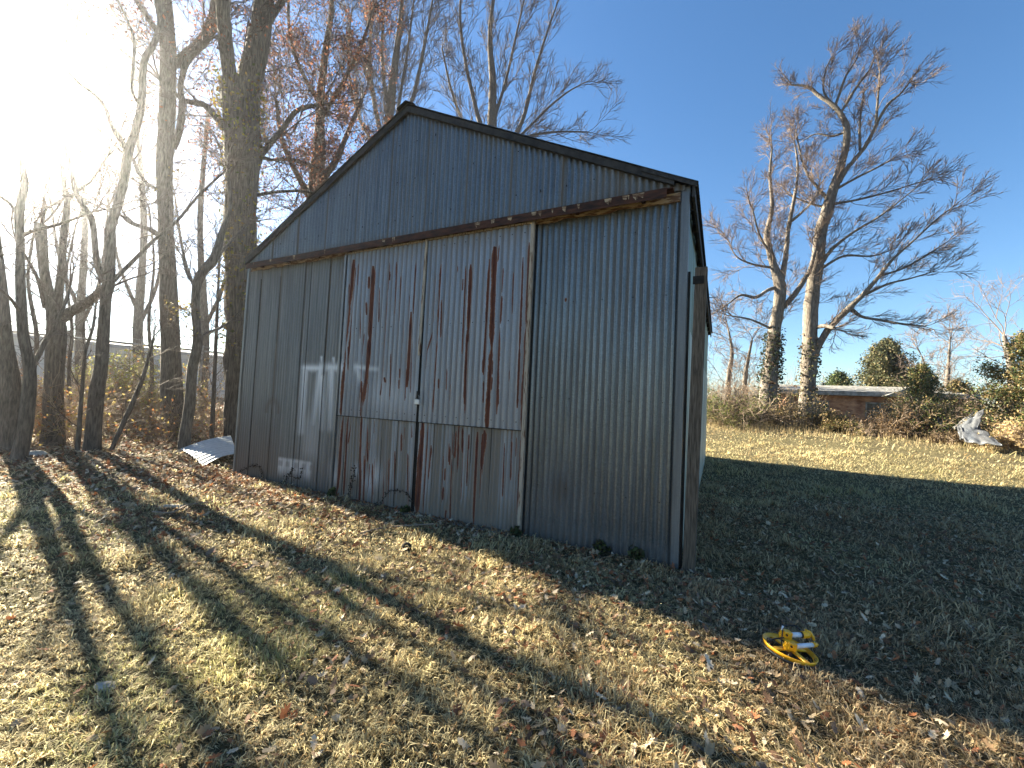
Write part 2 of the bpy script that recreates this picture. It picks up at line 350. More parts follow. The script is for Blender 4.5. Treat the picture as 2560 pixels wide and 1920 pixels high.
def paint_marks(S, Z):
    P = np.zeros_like(S)
    for p, q, wd, fd in [((372,700),(352,1000),.075,.5),((365,692),(455,694),.05,1),((452,690),(412,960),.075,.4),((452,740),(450,980),.08,.3),((487,690),(575,692),.065,1),((500,700),(492,980),.075,.35),((455,640),(455,700),.02,.6),((510,645),(512,700),.02,.6),
                         ((560,700),(548,900),.03,.1),((640,690),(660,760),.05,.4),((640,690),(740,700),.035,.5)]:
        P = np.maximum(P, seg_mark(S, Z, p, q, wd, fd)*.95)
    P = np.maximum(P, .22*seg_mark(S, Z, (400,960), (400,1080), .22))
    P = np.maximum(P, .28*seg_mark(S, Z, (760,820), (950,840), .22))
    a, za = c3(245,1128); b, zb = c3(400,1225); c, zc = c3(400,1150)
    u = (S-a)/(b-a); top = za+(zc-za)*u; inb = smooth(-.05, .05, u)*(1-smooth(.95, 1.05, u))*(1-smooth(-.02, .03, Z-top))*smooth(zb-.12, zb+.1, Z)
    teeth = 1-.5*(smooth(top-.15, top-.11, Z)*(1-smooth(top-.06, top-.03, Z))*(np.sin(u*26) > .15))
    P = np.maximum(P, inb*.5*teeth*(.55+.6*N2(S*14, Z*3, 1.)))
    for (x, y, r) in ((520,1185,.11),(530,1215,.08),(730,1210,.12),(700,1240,.1),(640,1190,.06)):
        a, za = c3(x, y); P = np.maximum(P, .55*np.exp(-(((S-a)/r)**2+((Z-za)/(r*1.5))**2)))
    return P
def leftfn(S, Z):
    a, za = c3(215, 900); r = np.hypot((S-a)*1.1, (Z-za)*1.0)
    return dict(paint=paint_marks(S, Z), dirt_shade=.55*np.exp(-((r-.17)/.06)**2)*(Z > za-.05)+.5*smooth(.9, .0, (Z-.3))*N3(S, Z, 1.5)+.45*smooth(5.9, 6.6, S)*smooth(1.6, .8, Z)+.25*smooth(3.0,3.6,Z)*N2(S,Z,1.1),
                rust=streaks(S, Z, []))
ground_follow = lambda s: np.full_like(s, -.15)
ls = [sz(560+x*.5184, 560+y*.5184)[0] for x, y in ((155,700),(262,500),(387,400),(505,400))]
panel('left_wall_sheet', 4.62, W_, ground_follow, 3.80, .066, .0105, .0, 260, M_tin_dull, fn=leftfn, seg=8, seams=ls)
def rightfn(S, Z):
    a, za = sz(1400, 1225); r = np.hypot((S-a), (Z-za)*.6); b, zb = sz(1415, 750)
    return dict(dirt_shade=.9*np.exp(-(r/.11)**2)+.35*np.exp(-((S-a)/.35)**2)*smooth(1.3, .6, Z)*N2(S, Z, 3), rust=1.0*np.exp(-(((S-b)/.012)**2+((Z-zb)/.02)**2))+.0*S)
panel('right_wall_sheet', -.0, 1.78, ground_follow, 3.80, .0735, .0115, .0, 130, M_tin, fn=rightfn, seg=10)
def gablefn(S, Z): return dict(dirt_shade=.3*smooth(.62, .8, N1(S, Z, 1.2))+.55*(1-smooth(3.78, 3.92, Z))*N2(S, Z, 6))
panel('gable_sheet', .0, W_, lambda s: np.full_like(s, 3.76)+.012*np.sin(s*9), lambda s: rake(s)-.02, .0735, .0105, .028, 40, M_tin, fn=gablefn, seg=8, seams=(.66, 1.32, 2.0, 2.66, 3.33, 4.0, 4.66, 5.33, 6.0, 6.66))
# right side wall: upper and lower sheets, left and rear walls
panel('side_wall_upper', .0, L_, 1.9, H_+.02, .16, .005, .012, 12, M_tin_green, axis='right', fn=lambda S, Z: dict(dirt_shade=.7*N1(S, Z, 2.)*smooth(2.6, 1.9, Z)), seams=(1.3, 2.6, 4., 5.4))
panel('side_wall_lower', .0, L_, -.15, lambda s: 2.45-.16*s*0+.0*s, .16, .005, .032, 12, M_tin_side, axis='right', seams=(.66, 1.9, 3.2, 4.5, 6.1))
panel('left_side_wall', .0, L_, -.15, HL, .0735, .0085, .0, 6, M_tin_dull, axis='left', seg=6)
panel('rear_wall', .0, W_, -.15, lambda s: rake(s)-.02, .0735, .0085, .0, 6, M_tin_dull, axis='rear', seg=6)
def lap_shade(s0, z0, s1, z1, off, par, w_=.009):
    MB().prism([(-s0-w_/2, z0), (-s0+w_/2, z0), (-s1+w_/2, z1), (-s1-w_/2, z1)], (0, -off, 0), (1, 0, 0), (0, 0, 1), (0, -1, 0), .003).build('lap_shade_strip', M_dark, par)  # thin dark strip painted for the shadow gap where sheets overlap
for s_ in ls+[6.95, 5.62]: lap_shade(s_, -.1, s_+.01, 3.72 if s_ < 6 else 3.5, .0105, shed, .010)
# corner trim at the right front corner
MB().box((-.030, -.022, -.1), (.040, -.017, 3.80)).box((.040, -.022, -.1), (.045, .09, 3.80)).build('corner_trim', M_tin_dull, shed)
MB().box((-W_-.02, -.03, -.1), (-W_+.035, -.022, 3.84)).build('corner_trim', M_tin_dull, shed)
# roof: two corrugated slopes
def roof_slope(name, xa, za, xb, zb):
    OVF, OVB = .10, .2
    nt_ = int((L_+OVF+OVB)/.0735*8); y = np.linspace(-OVF, L_+OVB, nt_+1)
    u = np.linspace(0, 1, 13); Yg = np.repeat(y[None], 13, 0); wv = .010*np.cos(2*PI*Yg/.0735)
    X = xa+(xb-xa)*u[:, None]+0*Yg; Z = za+(zb-za)*u[:, None]+wv+.012*(N1(X, Yg, 1.5)-.5)
    n = nt_+1; i, j = np.meshgrid(np.arange(12), np.arange(nt_), indexing='ij')
    F = np.stack([i*n+j, i*n+j+1, (i+1)*n+j+1, (i+1)*n+j], -1).reshape(-1, 4)
    return npmesh(name, np.stack([X, Yg, Z], -1), F, np.full(len(F), 4), M_roof, shed, dict(rust=0*X.ravel(), paint=0*X.ravel(), dirt_shade=.6*N2(X, Yg, 1.).ravel()), True, world=False)
roof_slope('roof', -SA, PK+.055, .125, 3.80); roof_slope('roof', -SA, PK+.05, -W_-.04, HL+.015)
MB().prism([(-.16, -.075), (0, .0), (.16, -.085), (.16, -.075), (0, .014), (-.16, -.065)], (-SA, -.13, PK+.068), (1, 0, 0), (0, 0, 1), (0, 1, 0), L_+.36).build('ridge_cap', M_fascia, shed)
def beam(mb, p, q, y0, y1, h):   # sloping board in the x-z plane, top edge p->q
    return mb.prism([(p[0], p[1]), (q[0], q[1]), (q[0], q[1]-h), (p[0], p[1]-h)], (0, y0, 0), (1, 0, 0), (0, 0, 1), (0, 1, 0), y1-y0)
b_ = MB(); beam(b_, (-SA, PK+.032), (-.10, 3.898), -.085, -.045, .085); b_.build('rake_board', M_fascia, shed)
b_ = MB(); beam(b_, (-.42, 4.068), (.115, 3.800), -.095, -.0855, .05); b_.build('rake_flashing', M_fascia, shed)
b_ = MB(); beam(b_, (-W_-.03, HL+.005), (-SA, PK+.032), -.08, -.04, .09); b_.build('rake_board', M_fascia, shed)
MB().box((.07, -.08, 3.66), (.095, L_+.1, 3.765)).build('eave_board', M_fascia, shed)
for k in range(14): MB().box((.02, .2+k*.62, 3.66), (.07, .24+k*.62, 3.75)).build('rafter_end', M_fascia, shed)
MB().box((.12, 4.2, 3.70), (.26, 4.215, 3.712)).build('bent_flashing', M_white, shed)
# rusty door track with its backing board
tr = MB().box((-7.2, -.145, 3.752), (-.10, -.035, 3.762)).box((-7.2, -.150, 3.665), (-.16, -.143, 3.765))
for k in range(10): tr.box((-6.9+k*.72, -.1435, 3.69), (-6.86+k*.72, -.036, 3.751))
tr.build('door_track', M_trackrust, shed)
bw = MB(); xs = np.linspace(-7.25, -.04, 60); zb = 3.655+.03*rng.random(60); 
for k in range(59): bw.add([(xs[k], -.033, zb[k]), (xs[k+1], -.033, zb[k+1]), (xs[k+1], -.033, 3.75), (xs[k], -.033, 3.75), (xs[k], -.012, zb[k]), (xs[k+1], -.012, zb[k+1]), (xs[k+1], -.012, 3.75), (xs[k], -.012, 3.75)], [(0,1,2,3), (0,4,5,1), (3,2,6,7)])
bw.build('track_board', M_flake, shed)
for k in range(26):
    x = -.4-rng.random()*1.6 if k < 14 else -2-rng.random()*5; a = .02+.05*rng.random()
    MB().add([(x, -.152, 3.76), (x+a, -.153, 3.755), (x+a*.8, -.156, 3.71-.03*rng.random()), (x+.01, -.155, 3.72)], [(0, 1, 2, 3)]).build('paint_flake', M_flake, shed)

# doors
def door(s0, s1, ups, los):
    d = empty('sliding_door', (0, 0, 0)); d.parent = shed
    def fu(S, Z): return dict(rust=streaks(S, Z, ups), paint=.85*paint_marks(S, Z)*(S > 3.2), dirt_shade=.25*N1(S, Z, 2.)*smooth(2.2, 1.2, Z)*(S > 3.2)+.25*smooth(3.3, 3.7, Z))
    def fl(S, Z): return dict(rust=streaks(S, Z, los), paint=.7*paint_marks(S, Z)*(S > 3.2), dirt_shade=.08+.6*smooth(.45, .55, N2(np.floor(S/.14), np.floor(S/.14)*.7+np.floor(Z*.7), 1.37))+.35*N3(S*14, Z*.4, 1.)*(S < 3.0)+1.1*np.exp(-((np.mod(S+.02, .14)-.07)/.004)**2)*(N1(np.floor(S/.14), 0*S, 3.1) > .35))
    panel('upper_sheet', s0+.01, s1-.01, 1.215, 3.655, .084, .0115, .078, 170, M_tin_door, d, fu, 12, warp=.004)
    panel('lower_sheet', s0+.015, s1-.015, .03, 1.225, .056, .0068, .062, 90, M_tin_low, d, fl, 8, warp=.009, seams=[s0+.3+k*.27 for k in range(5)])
    return d
def door_lap_shades(d, ss, lo, hi):
    for s_ in ss: lap_shade(s_, .05, s_, 1.21, .071, d, .008)
    MB().box((-hi, -.0915, 1.206), (-lo, -.062, 1.2145)).build('lap_shade_line', M_dark, d)  # dark strip for the shade under the upper sheet's edge
dr_ = door(1.665, 3.20, UP_R, LO_R); dl_ = door(3.235, 4.755, UP_L, LO_L)
door_lap_shades(dr_, (2.08, 2.36, 2.62, 2.93), 1.69, 3.18); door_lap_shades(dl_, (3.55, 3.83, 4.25, 4.55), 3.26, 4.74)
def strip(name, s0, z0, s1, z1, w_, off, mat, par, th=.02):
    return MB().prism([(-s0-w_/2, z0), (-s0+w_/2, z0), (-s1+w_/2, z1), (-s1-w_/2, z1)], (0, -off, 0), (1, 0, 0), (0, 0, 1), (0, -1, 0), th).build(name, mat, par)
strip('edge_trim', 1.652, .02, 1.652, 3.70, .042, .06, M_trim, dr_, .035)
strip('edge_trim', 3.235, 2.1, 3.215, 3.67, .035, .088, M_trim, dl_)
strip('edge_trim', 4.765, .03, 4.765, 3.665, .03, .05, M_tin_dull, dl_, .045)
strip('top_rail', 3.20, 3.66, 3.20, 3.67, .001, .1, M_trim, dr_, .001)
MB().box((-4.77, -.095, 3.655), (-3.235, -.06, 3.672)).build('top_trim', M_trim, dl_); MB().box((-3.205, -.095, 3.66), (-1.64, -.06, 3.678)).build('top_trim', M_trim, dr_)
MB().box((-4.72, -.045, .0), (-1.66, -.0, 3.7)).build('door_frame', M_dark, shed)
MB().box((-4.75, -.16, -.12), (-1.6, -.0, .02)).build('threshold', M_conc, shed)
# nail holes and bolts
NLS = []
for z in (4.05, 4.6, 5.15):
    for k in range(22):
        s = .3+k*.3235
        if z < rake(np.array(s))-.15: NLS.append(((-s-.006, -.044, z-.008+.02*rng.random()), (-s+.006, -.040, z+.008+.02*rng.random())))
for z in (.6, 1.6, 2.7, 3.4):
    for k in range(5): s = .15+k*.33; NLS.append(((-s-.005, -.016, z), (-s+.005, -.011, z+.012)))
for z in (1.3, 2.5, 3.55):
    for k in range(17): s = 1.75+k*.168; NLS.append(((-s-.005, -.094, z+.01*rng.random()), (-s+.005, -.088, z+.013)))
for a_, b2 in NLS[:98]: MB().box(a_, b2).build('nail_head', M_dark, shed)
# padlock on its hasp
lx, lz = sz(1043, 1003, .12)
pl = thing('padlock', 'small silver padlock hanging where the two rusty doors meet', 'padlock', tuple(np.array([AXY[0], AXY[1], 0])+np.array([*(DV*lx-NV*.115), lz])), S_RZ)
pl.scale = (1.35,)*3; MB().box((-.028, -.014, -.03), (.028, .014, .018)).build('lock_body', M_lock, pl, bevel=.004)
MB().tube([(-.018, 0, .01), (-.018, 0, .045), (-.010, 0, .060), (.010, 0, .060), (.018, 0, .045), (.018, 0, .01)], .0045, 8).build('shackle', M_steel, pl, True)
MB().box((-.012, -.006, .03), (.012, .018, .1)).build('hasp', M_dark, pl)

# ------------------------------------------------------------------ post at the corner
q = AXY-DV*.15
post = thing('wooden_post', 'weathered grey square timber post standing against the right corner of the tin shed', 'post', (q[0], q[1], 0), S_RZ)
pb = MB(); nz = 24
for i in range(nz+1):
    z = -.1+3.05*i/nz; lean = .035*z/3-.012
    for (dx, dy) in ((-.055, -.06), (.055, -.06), (.055, .06), (-.055, .06)):
        pb.v.append((dx+lean+.0025*(random.random()-.5), dy+.0025*(random.random()-.5), z))
for i in range(nz):
    for k in range(4): pb.f.append((i*4+k, i*4+(k+1) % 4, (i+1)*4+(k+1) % 4, (i+1)*4+k))
pb.f.append((nz*4, nz*4+1, nz*4+2, nz*4+3))
pb.build('timber', M_wood, post, bevel=.004)
MB().box((-.10, -.005, -.1), (-.078, .05, 2.93)).build('gap_strip', M_dark, post)  # dark strip standing in the gap between shed corner and post
MB().box((-.05, -.07, 2.78), (.05, -.062, 2.86)).build('cleat', M_dark, post)

# ------------------------------------------------------------------ wood generator
class Wood:
    def __init__(s): s.g = {}; s.tips = []; s.segs = []
    def add(s, pts, rad, sides=3):
        s.g.setdefault((len(pts), sides), []).append((pts, rad))
    def mesh(s, name, mat, parent):
        VV = []; FF = []; base = 0
        for (n, k), L in s.g.items():
            P = np.array([l[0] for l in L], float); Rr = np.array([l[1] for l in L], float); B = len(L)
            T = np.empty_like(P); T[:, 1:-1] = P[:, 2:]-P[:, :-2]; T[:, 0] = P[:, 1]-P[:, 0]; T[:, -1] = P[:, -1]-P[:, -2]
            T /= np.linalg.norm(T, axis=2, keepdims=True)+1e-9
            m = T.mean(1); ref = np.where(np.abs(m[:, 2:3]) > .8, np.array([[1., 0, 0]]), np.array([[0, 0, 1.]]))
            A = np.cross(T, ref[:, None, :]); A /= np.linalg.norm(A, axis=2, keepdims=True)+1e-9; C = np.cross(T, A)
            an = np.arange(k)*2*PI/k
            V = P[:, :, None]+(A[:, :, None]*np.cos(an)[None, None, :, None]+C[:, :, None]*np.sin(an)[None, None, :, None])*Rr[:, :, None, None]
            if k > 6: V = V+(N1(V[..., 0]*3+V[..., 2]*.6, V[..., 1]*3, 3.)[..., None]-.5)*Rr[:, :, None, None]*.28*(V-P[:, :, None])/(Rr[:, :, None, None]+1e-9)
            b, i, j = np.meshgrid(np.arange(B), np.arange(n-1), np.arange(k), indexing='ij'); j2 = (j+1) % k; o = base+b*n*k
            FF.append(np.stack([o+i*k+j, o+i*k+j2, o+(i+1)*k+j2, o+(i+1)*k+j], -1).reshape(-1, 4)); VV.append(V.reshape(-1, 3)); base += B*n*k
        V = np.concatenate(VV); F = np.concatenate(FF)
        return npmesh(name, V, F, np.full(len(F), 4), mat, parent, None, True)
def unit(v): return v/(np.linalg.norm(v)+1e-9)
def grow(W, p, d, L, r, lvl, maxl, trop, kids, jit=.22, rmin=.004, ang=(25, 60), lensc=(.45, .8)):
    n = 6 if lvl <= 1 else (5 if lvl == 2 else 4)
    pts = [p]; q = p.copy(); d = unit(d)
    for i in range(n):
        d = unit(d+np.array([random.gauss(0, 1), random.gauss(0, 1), random.gauss(0, 1)])*jit/ (1+.3*lvl)+trop*.14)
        q = q+d*L/n; pts.append(q)
    rad = [max(rmin*(1 if lvl < maxl else .7), r*(1-.75*i/n)) for i in range(n+1)]
    if lvl == maxl: rad[-1] = rmin*.5
    W.add(pts, rad, 6 if r > .05 else (4 if r > .02 else 3))
    if lvl >= maxl-1: W.tips.extend(pts[1:])
    if lvl < maxl:
        k = kids[lvl] if lvl < len(kids) else 3
        for c in range(k):
            t = .22+.78*(c+random.random())/k; x = t*n; i = min(n-1, int(x)); pp = pts[i]+(pts[i+1]-pts[i])*(x-i)
            dd = unit(pts[i+1]-pts[i]); e = unit(np.cross(dd, np.array([random.gauss(0, 1), random.gauss(0, 1), random.gauss(0, 1)])))
            a = math.radians(random.uniform(*ang)); nd_ = dd*math.cos(a)+e*math.sin(a)
            grow(W, pp, nd_, L*random.uniform(*lensc)*(1-.35*t), max(rmin, rad[i]*.62), lvl+1, maxl, trop, kids, jit, rmin, ang, lensc)
def resample(pts, rad, m):
    pts = np.array(pts); rad = np.array(rad); t = np.linspace(0, len(pts)-1, m)
    # Catmull-Rom
    P = np.vstack([2*pts[0]-pts[1], pts, 2*pts[-1]-pts[-2]]); out = []
    for x in t:
        i = min(int(x), len(pts)-2); u = x-i; p0, p1, p2, p3 = P[i], P[i+1], P[i+2], P[i+3]
        out.append(.5*((2*p1)+(-p0+p2)*u+(2*p0-5*p1+4*p2-p3)*u*u+(-p0+3*p1-3*p2+p3)*u**3))
    return out, list(np.interp(t, np.arange(len(rad)), rad))
def leaves(name, centers, spread, size, cols, mat, parent, per=1, droop=0., kind=None):
    C = np.repeat(np.array(centers), per, 0); n = len(C); C = C+rng.normal(0, spread, (n, 3))
    a = unit_rows(rng.normal(0, 1, (n, 3))); b = unit_rows(np.cross(a, rng.normal(0, 1, (n, 3)))); s = size*(.6+.8*rng.random(n))[:, None]
    V = np.stack([C-a*s*.5, C+b*s*.32, C+a*s*.6-np.cross(a, b)*s*.15, C-b*s*.32], 1)
    F = np.arange(n*4).reshape(n, 4); cc = np.array(cols)[rng.integers(0, len(cols), n)]*(.7+.6*rng.random((n, 1)))
    return npmesh(name, V.reshape(-1, 3), F, np.full(n, 4), mat, parent, dict(col=np.repeat(cc, 4, 0)))
def unit_rows(a): return a/(np.linalg.norm(a, axis=1, keepdims=True)+1e-9)
RUSSET = [(.17, .07, .042), (.21, .088, .05), (.12, .055, .038), (.22, .115, .065), (.08, .045, .035)]
OLIVE = [(.15, .13, .025), (.21, .17, .03), (.08, .09, .025), (.16, .10, .03)]
def tree(label, D, limbs, trop=(0, 0, .5), kids=(0, 6, 5, 3), every=.55, llen=1.6, maxl=3, rmin=.0035, mat=M_bark, tmat=M_twig, name='bare_tree', cat='tree', group=None,
         foliage=None, ivy=None, start=.35, jit=.22, depth_var=.5, ang=(25, 60), side=None):
    """limbs: list of [(px,py,width_px[,dD]), ...] traced centre lines; the first is the trunk"""
    b0 = at(limbs[0][0][0], limbs[0][0][1], D); base = np.array([b0[0], b0[1], gz(b0[0], b0[1])])
    root = thing(name, label, cat, tuple(base), 0, group)
    T = Wood(); W = Wood(); tr_ = np.array(trop, float); ivp = []
    for li, L in enumerate(limbs):
        pts = []; rad = []
        dd = 0 if li == 0 else random.uniform(-depth_var, depth_var)
        for k, p in enumerate(L):
            Dk = D+(p[3] if len(p) > 3 else dd*k/max(1, len(L)-1)*2); P = at(p[0], p[1], Dk); pts.append(P); rad.append(max(rmin*1.5, pxr(p[2], P)*(.8 if li and D > 22 else 1.)))
        if li == 0:
            pts[0] = np.array([pts[0][0], pts[0][1], base[2]-.1]); rad[0] *= 1.04
        m = max(10, 5*len(L)); q, r = resample(pts, rad, m); 
        big = max(r) > .06
        T.add(q, r, 12 if big else 6)
        lens = [0]+list(np.cumsum([np.linalg.norm(q[i+1]-q[i]) for i in range(len(q)-1)])); tot = lens[-1]
        st = start if li == 0 else .12
        x = st*tot
        while x < tot:
            i = max(j for j in range(len(q)-1) if lens[j] <= x); u = (x-lens[i])/(lens[i+1]-lens[i]); pp = q[i]+(q[i+1]-q[i])*u; dd = unit(q[i+1]-q[i])
            e = unit(np.cross(dd, np.array([random.gauss(0, 1), random.gauss(0, 1), random.gauss(0, .6)])))
            if side is not None: e = unit(e+np.array(side)*.8)
            a = math.radians(random.uniform(*ang)); f = x/tot
            rr = r[i]; ln = llen*random.uniform(.5, 1.25)*(1-.35*f)
            grow(W, pp, dd*math.cos(a)+e*math.sin(a), ln, min(rr*.5, .006+ln*.008), 1, maxl, tr_, kids, jit, rmin, ang)
            x += every*random.uniform(.5, 1.5)
        # leader twigs at the tip
        for c in range(3 if r[-1] < .12 else 0):
            dd = unit(q[-1]-q[-2]); grow(W, q[-1], dd+np.array([random.gauss(0, .3) for _ in range(3)]), llen*.8, min(.03, max(r[-1]*.8, rmin)), 1, maxl, tr_, kids, jit, rmin, ang)
        if ivy and li in ivy.get('limbs', (0,)):
            for i in range(len(q)):
                f = i/len(q)
                if ivy['lo'] <= f <= ivy['hi']:
                    nn = int(ivy['n']*(.4+1.2*random.random()))
                    for _ in range(nn):
                        v = unit(np.array([random.gauss(0, 1), random.gauss(0, 1), 0])); ivp.append(q[i]+v*r[i]*random.uniform(1., ivy.get('out', 1.5))+np.array([0, 0, random.uniform(-.3, .3)*max(1, tot/12)]))
    T.mesh('trunk', mat, root); W.mesh('crown', tmat, root)
    if foliage:
        tp = np.array(W.tips)
        if foliage.get('box') is not None:
            x0, y0, x1, y1 = foliage['box']; v = tp-EYEP; dep = v@CW; X = 1280+F_PX*(v@CX)/dep; Y = 960-F_PX*(v@CU)/dep; tp = tp[(X > x0) & (X < x1) & (Y > y0) & (Y < y1)]
        if len(tp):
            cl = N1(tp[:, 0]+tp[:, 2]*.7, tp[:, 1]+tp[:, 2], .9) > foliage.get('gap', .4); tp = tp[cl]
            tp = tp[rng.random(len(tp)) < foliage['p']]
            leaves('foliage', tp, foliage.get('spread', .06), foliage['size'], foliage['cols'], M_leaf, root, foliage.get('per', 2))
    if ivy and ivp: leaves('ivy', np.array(ivp), .05, ivy['size'], ivy['cols'], M_leaf, root, 1)
    return root

# ---- the wood on the left
tree('thick old oak with yellow green vine leaves behind the left end of the shed', 13.2,
     [[(602,1118,74),(600,1000,66),(600,835,62),(600,690,62),(600,560,66),(604,390,72),(603,300,84),(600,215,92)],
      [(585,240,40),(570,160,34),(562,80,32),(556,-20,30),(560,-160,26),(590,-330,18)],
      [(614,240,58),(634,160,52),(648,90,48),(662,0,40),(690,-120,30),(700,-300,22)],
      [(640,420,16),(655,385,15),(700,330,13),(745,275,10),(800,262,8)],
      [(560,320,20),(545,300,18),(510,262,15),(460,250,11),(400,200,9)],
      [(630,490,9),(690,480,7),(760,478,6),(800,490,5)],
      [(665,60,20),(700,10,16),(740,-50,12)]],
     kids=(0, 6, 4, 3), every=.45, rmin=.009, llen=2.3, mat=M_bark_oak, name='oak_tree', trop=(.15, .0, .25), start=.5,
     foliage=dict(p=.40, size=.07, cols=RUSSET, per=2, spread=.10, gap=.38), ivy=dict(lo=.25, hi=1., n=60, size=.085, cols=OLIVE, out=1.3))
tree('tall straight grey trunk between the crooked tree and the old oak', 14.0,
     [[(432,1115,46),(430,1000,44),(426,835,39),(421,700,37),(416,600,35),(412,470,34),(413,390,33),(418,270,34),(421,160,36),(417,80,32),(412,0,30),(400,-140,24),(410,-320,16)],
      [(430,160,26),(460,145,24),(500,108,24),(525,70,22),(540,0,20),(550,-120,14)],
      [(432,370,16),(450,320,16),(455,260,14),(452,210,12),(470,150,14),(510,110,14)],
      [(400,590,14),(370,572,12),(335,560,12),(315,545,14)],
      [(400,475,9),(370,460,9),(345,430,9),(335,400,8)],
      [(415,110,18),(380,60,14),(340,0,12),(300,-60,9)]],
     kids=(0, 5, 4, 3), every=.5, rmin=.0085, llen=1.9, trop=(0, 0, .3), start=.4, foliage=dict(p=.25, size=.07, cols=RUSSET, per=2, spread=.10, gap=.36, box=(240, -500, 640, 330)),
     ivy=dict(lo=.28, hi=.45, n=12, size=.07, cols=[(.10, .08, .05), (.16, .12, .06)], out=2.2))
tree('crooked forked tree with a bare trunk left of the tall straight trunk', 12.1,
     [[(228,1142,36),(232,1080,31),(241,989,29),(250,930,27),(257,872,24),(264,755,23),(272,709,26),(276,650,20),(277,600,19),(278,564,18),(299,498,18),(311,439,18),(323,373,19),(338,330,17),(352,264,16),(361,155,15),(385,109,13),(400,60,11),(390,0,9)],
      [(268,712,18),(249,678,16),(240,640,14),(237,600,13),(228,544,15),(205,510,12),(190,480,12),(178,430,11),(168,385,10),(150,330,8),(120,260,6)],
      [(322,385,12),(300,350,11),(278,310,10),(262,268,9),(240,240,9),(218,222,8),(190,202,7),(150,150,5)],
      [(280,705,12),(310,675,10),(345,640,9),(380,605,8),(440,555,7),(500,485,6),(560,430,5)],
      [(355,270,8),(330,220,7),(335,100,6),(300,10,5)]],
     kids=(0, 4, 3, 2), every=.65, rmin=.0075, llen=1.5, trop=(0, 0, .3), start=.42)
tree('stout three stemmed tree with one stem snapped off at the top, near the left edge', 13.2,
     [[(132,1142,48),(134,1060,38),(132,989,36),(138,910,35),(144,833,36),(140,790,32),(124,736,20),(112,680,20),(106,630,21),(103,585,22),(104,560,20)],
      [(144,800,22),(146,736,18),(154,670,16),(158,600,16),(165,540,14),(167,505,12),(158,440,11),(154,400,10),(140,342,9),(128,270,6)],
      [(150,800,26),(175,780,24),(218,756,22),(245,735,20),(262,722,18)],
      [(112,770,10),(95,700,8),(75,660,7),(40,600,6)],
      [(166,510,8),(190,480,7),(230,450,6),(270,390,5)]],
     kids=(0, 3, 2, 2), every=.8, rmin=.007, llen=1.4, trop=(0, 0, .35), start=.5)
tree('slim pale trunk leaning in front of the other trees at the far left', 11.2,
     [[(42,1178,30),(54,1110,28),(62,1067,26),(74,950,24),(68,890,20),(58,833,19),(52,717,18),(51,600,17),(48,550,18),(54,500,14),(62,455,13),(51,389,10),(46,330,8),(30,240,6)],
      [(70,930,14),(95,890,12),(115,850,10),(150,790,8),(175,720,6)],
      [(46,540,9),(20,505,8),(-20,480,6)],[(52,590,10),(90,575,8),(150,560,7),(230,530,5)],[(50,780,9),(20,740,7),(-30,700,5)]],
     kids=(0, 3, 2, 2), every=.9, rmin=.007, llen=1.2, trop=(0, 0, .3), start=.3)
tree('dark leaning trunk cut by the left edge of the photo', 12.6,
     [[(34,1128,50),(30,1060,42),(24,960,36),(14,872,30),(6,780,26),(2,700,22),(-6,630,18),(-20,520,14),(-40,380,10)],
      [(12,860,18),(-20,800,14),(-60,720,10)]],
     kids=(0, 3, 2, 2), every=1.3, rmin=.006, llen=1.1, trop=(.2, 0, .3), start=.35)
tree('slender S curved tree between the tall straight trunk and the old oak', 11.6,
     [[(459,1142,27),(465,1080,24),(472,1028,23),(480,930,21),(494,862,22),(492,820,17),(488,775,17),(490,725,18),(500,690,20),(530,655,22),(545,622,18),(552,590,15),(575,520,9),(570,440,7)],
      [(496,850,9),(520,832,7),(550,820,6),(575,805,4)],[(494,720,7),(470,690,6),(455,640,5)],[(545,640,8),(580,600,6),(620,560,5)]],
     kids=(0, 5, 3, 3), every=.36, rmin=.007, llen=1.1, trop=(0, 0, .2), start=.35,
     foliage=dict(p=.35, size=.06, cols=[(.09, .07, .05), (.14, .10, .05), (.2, .17, .05)], per=2, spread=.05, gap=.45, box=(320, 640, 640, 1000)))
SAP = 'thin bare saplings among the trees'
for lab, D, pts in (('thin bare sapling right beside the forked tree, nearly upright', 11.8, [(193,1135,11),(200,1040,9),(207,950,8),(213,880,7),(232,820,6),(240,760,4)]),
                    ('thin sapling leaning to the right over the leaf litter', 11.9, [(272,1125,8),(305,1065,11),(330,1010,11),(355,950,9),(372,890,7),(385,840,4)]),
                    ('thin straight sapling growing just in front of the old oak', 12.6, [(530,1095,11),(534,990,9),(540,850,8),(545,730,6),(550,640,4)]),
                    ('thin pole like sapling behind the leaning pale trunk', 15.5, [(100,1095,12),(84,960,10),(92,840,9),(70,700,7),(88,560,5)]),
                    ('spindly sapling standing between the snapped tree and the forked tree', 17., [(178,1070,10),(172,930,8),(180,820,7),(166,690,5),(190,560,4)]),
                    ('spindly sapling standing behind the tall straight trunk', 18., [(372,1060,10),(380,930,8),(372,800,7),(385,660,5),(372,520,4)])):
    tree(lab, D, [pts], kids=(0, 5, 3, 2), every=.26, llen=.9, trop=(0, 0, .15), start=.2, rmin=.0045, name='sapling', cat='sapling', group=SAP)
FARL = 'distant bare trees beyond the fence'
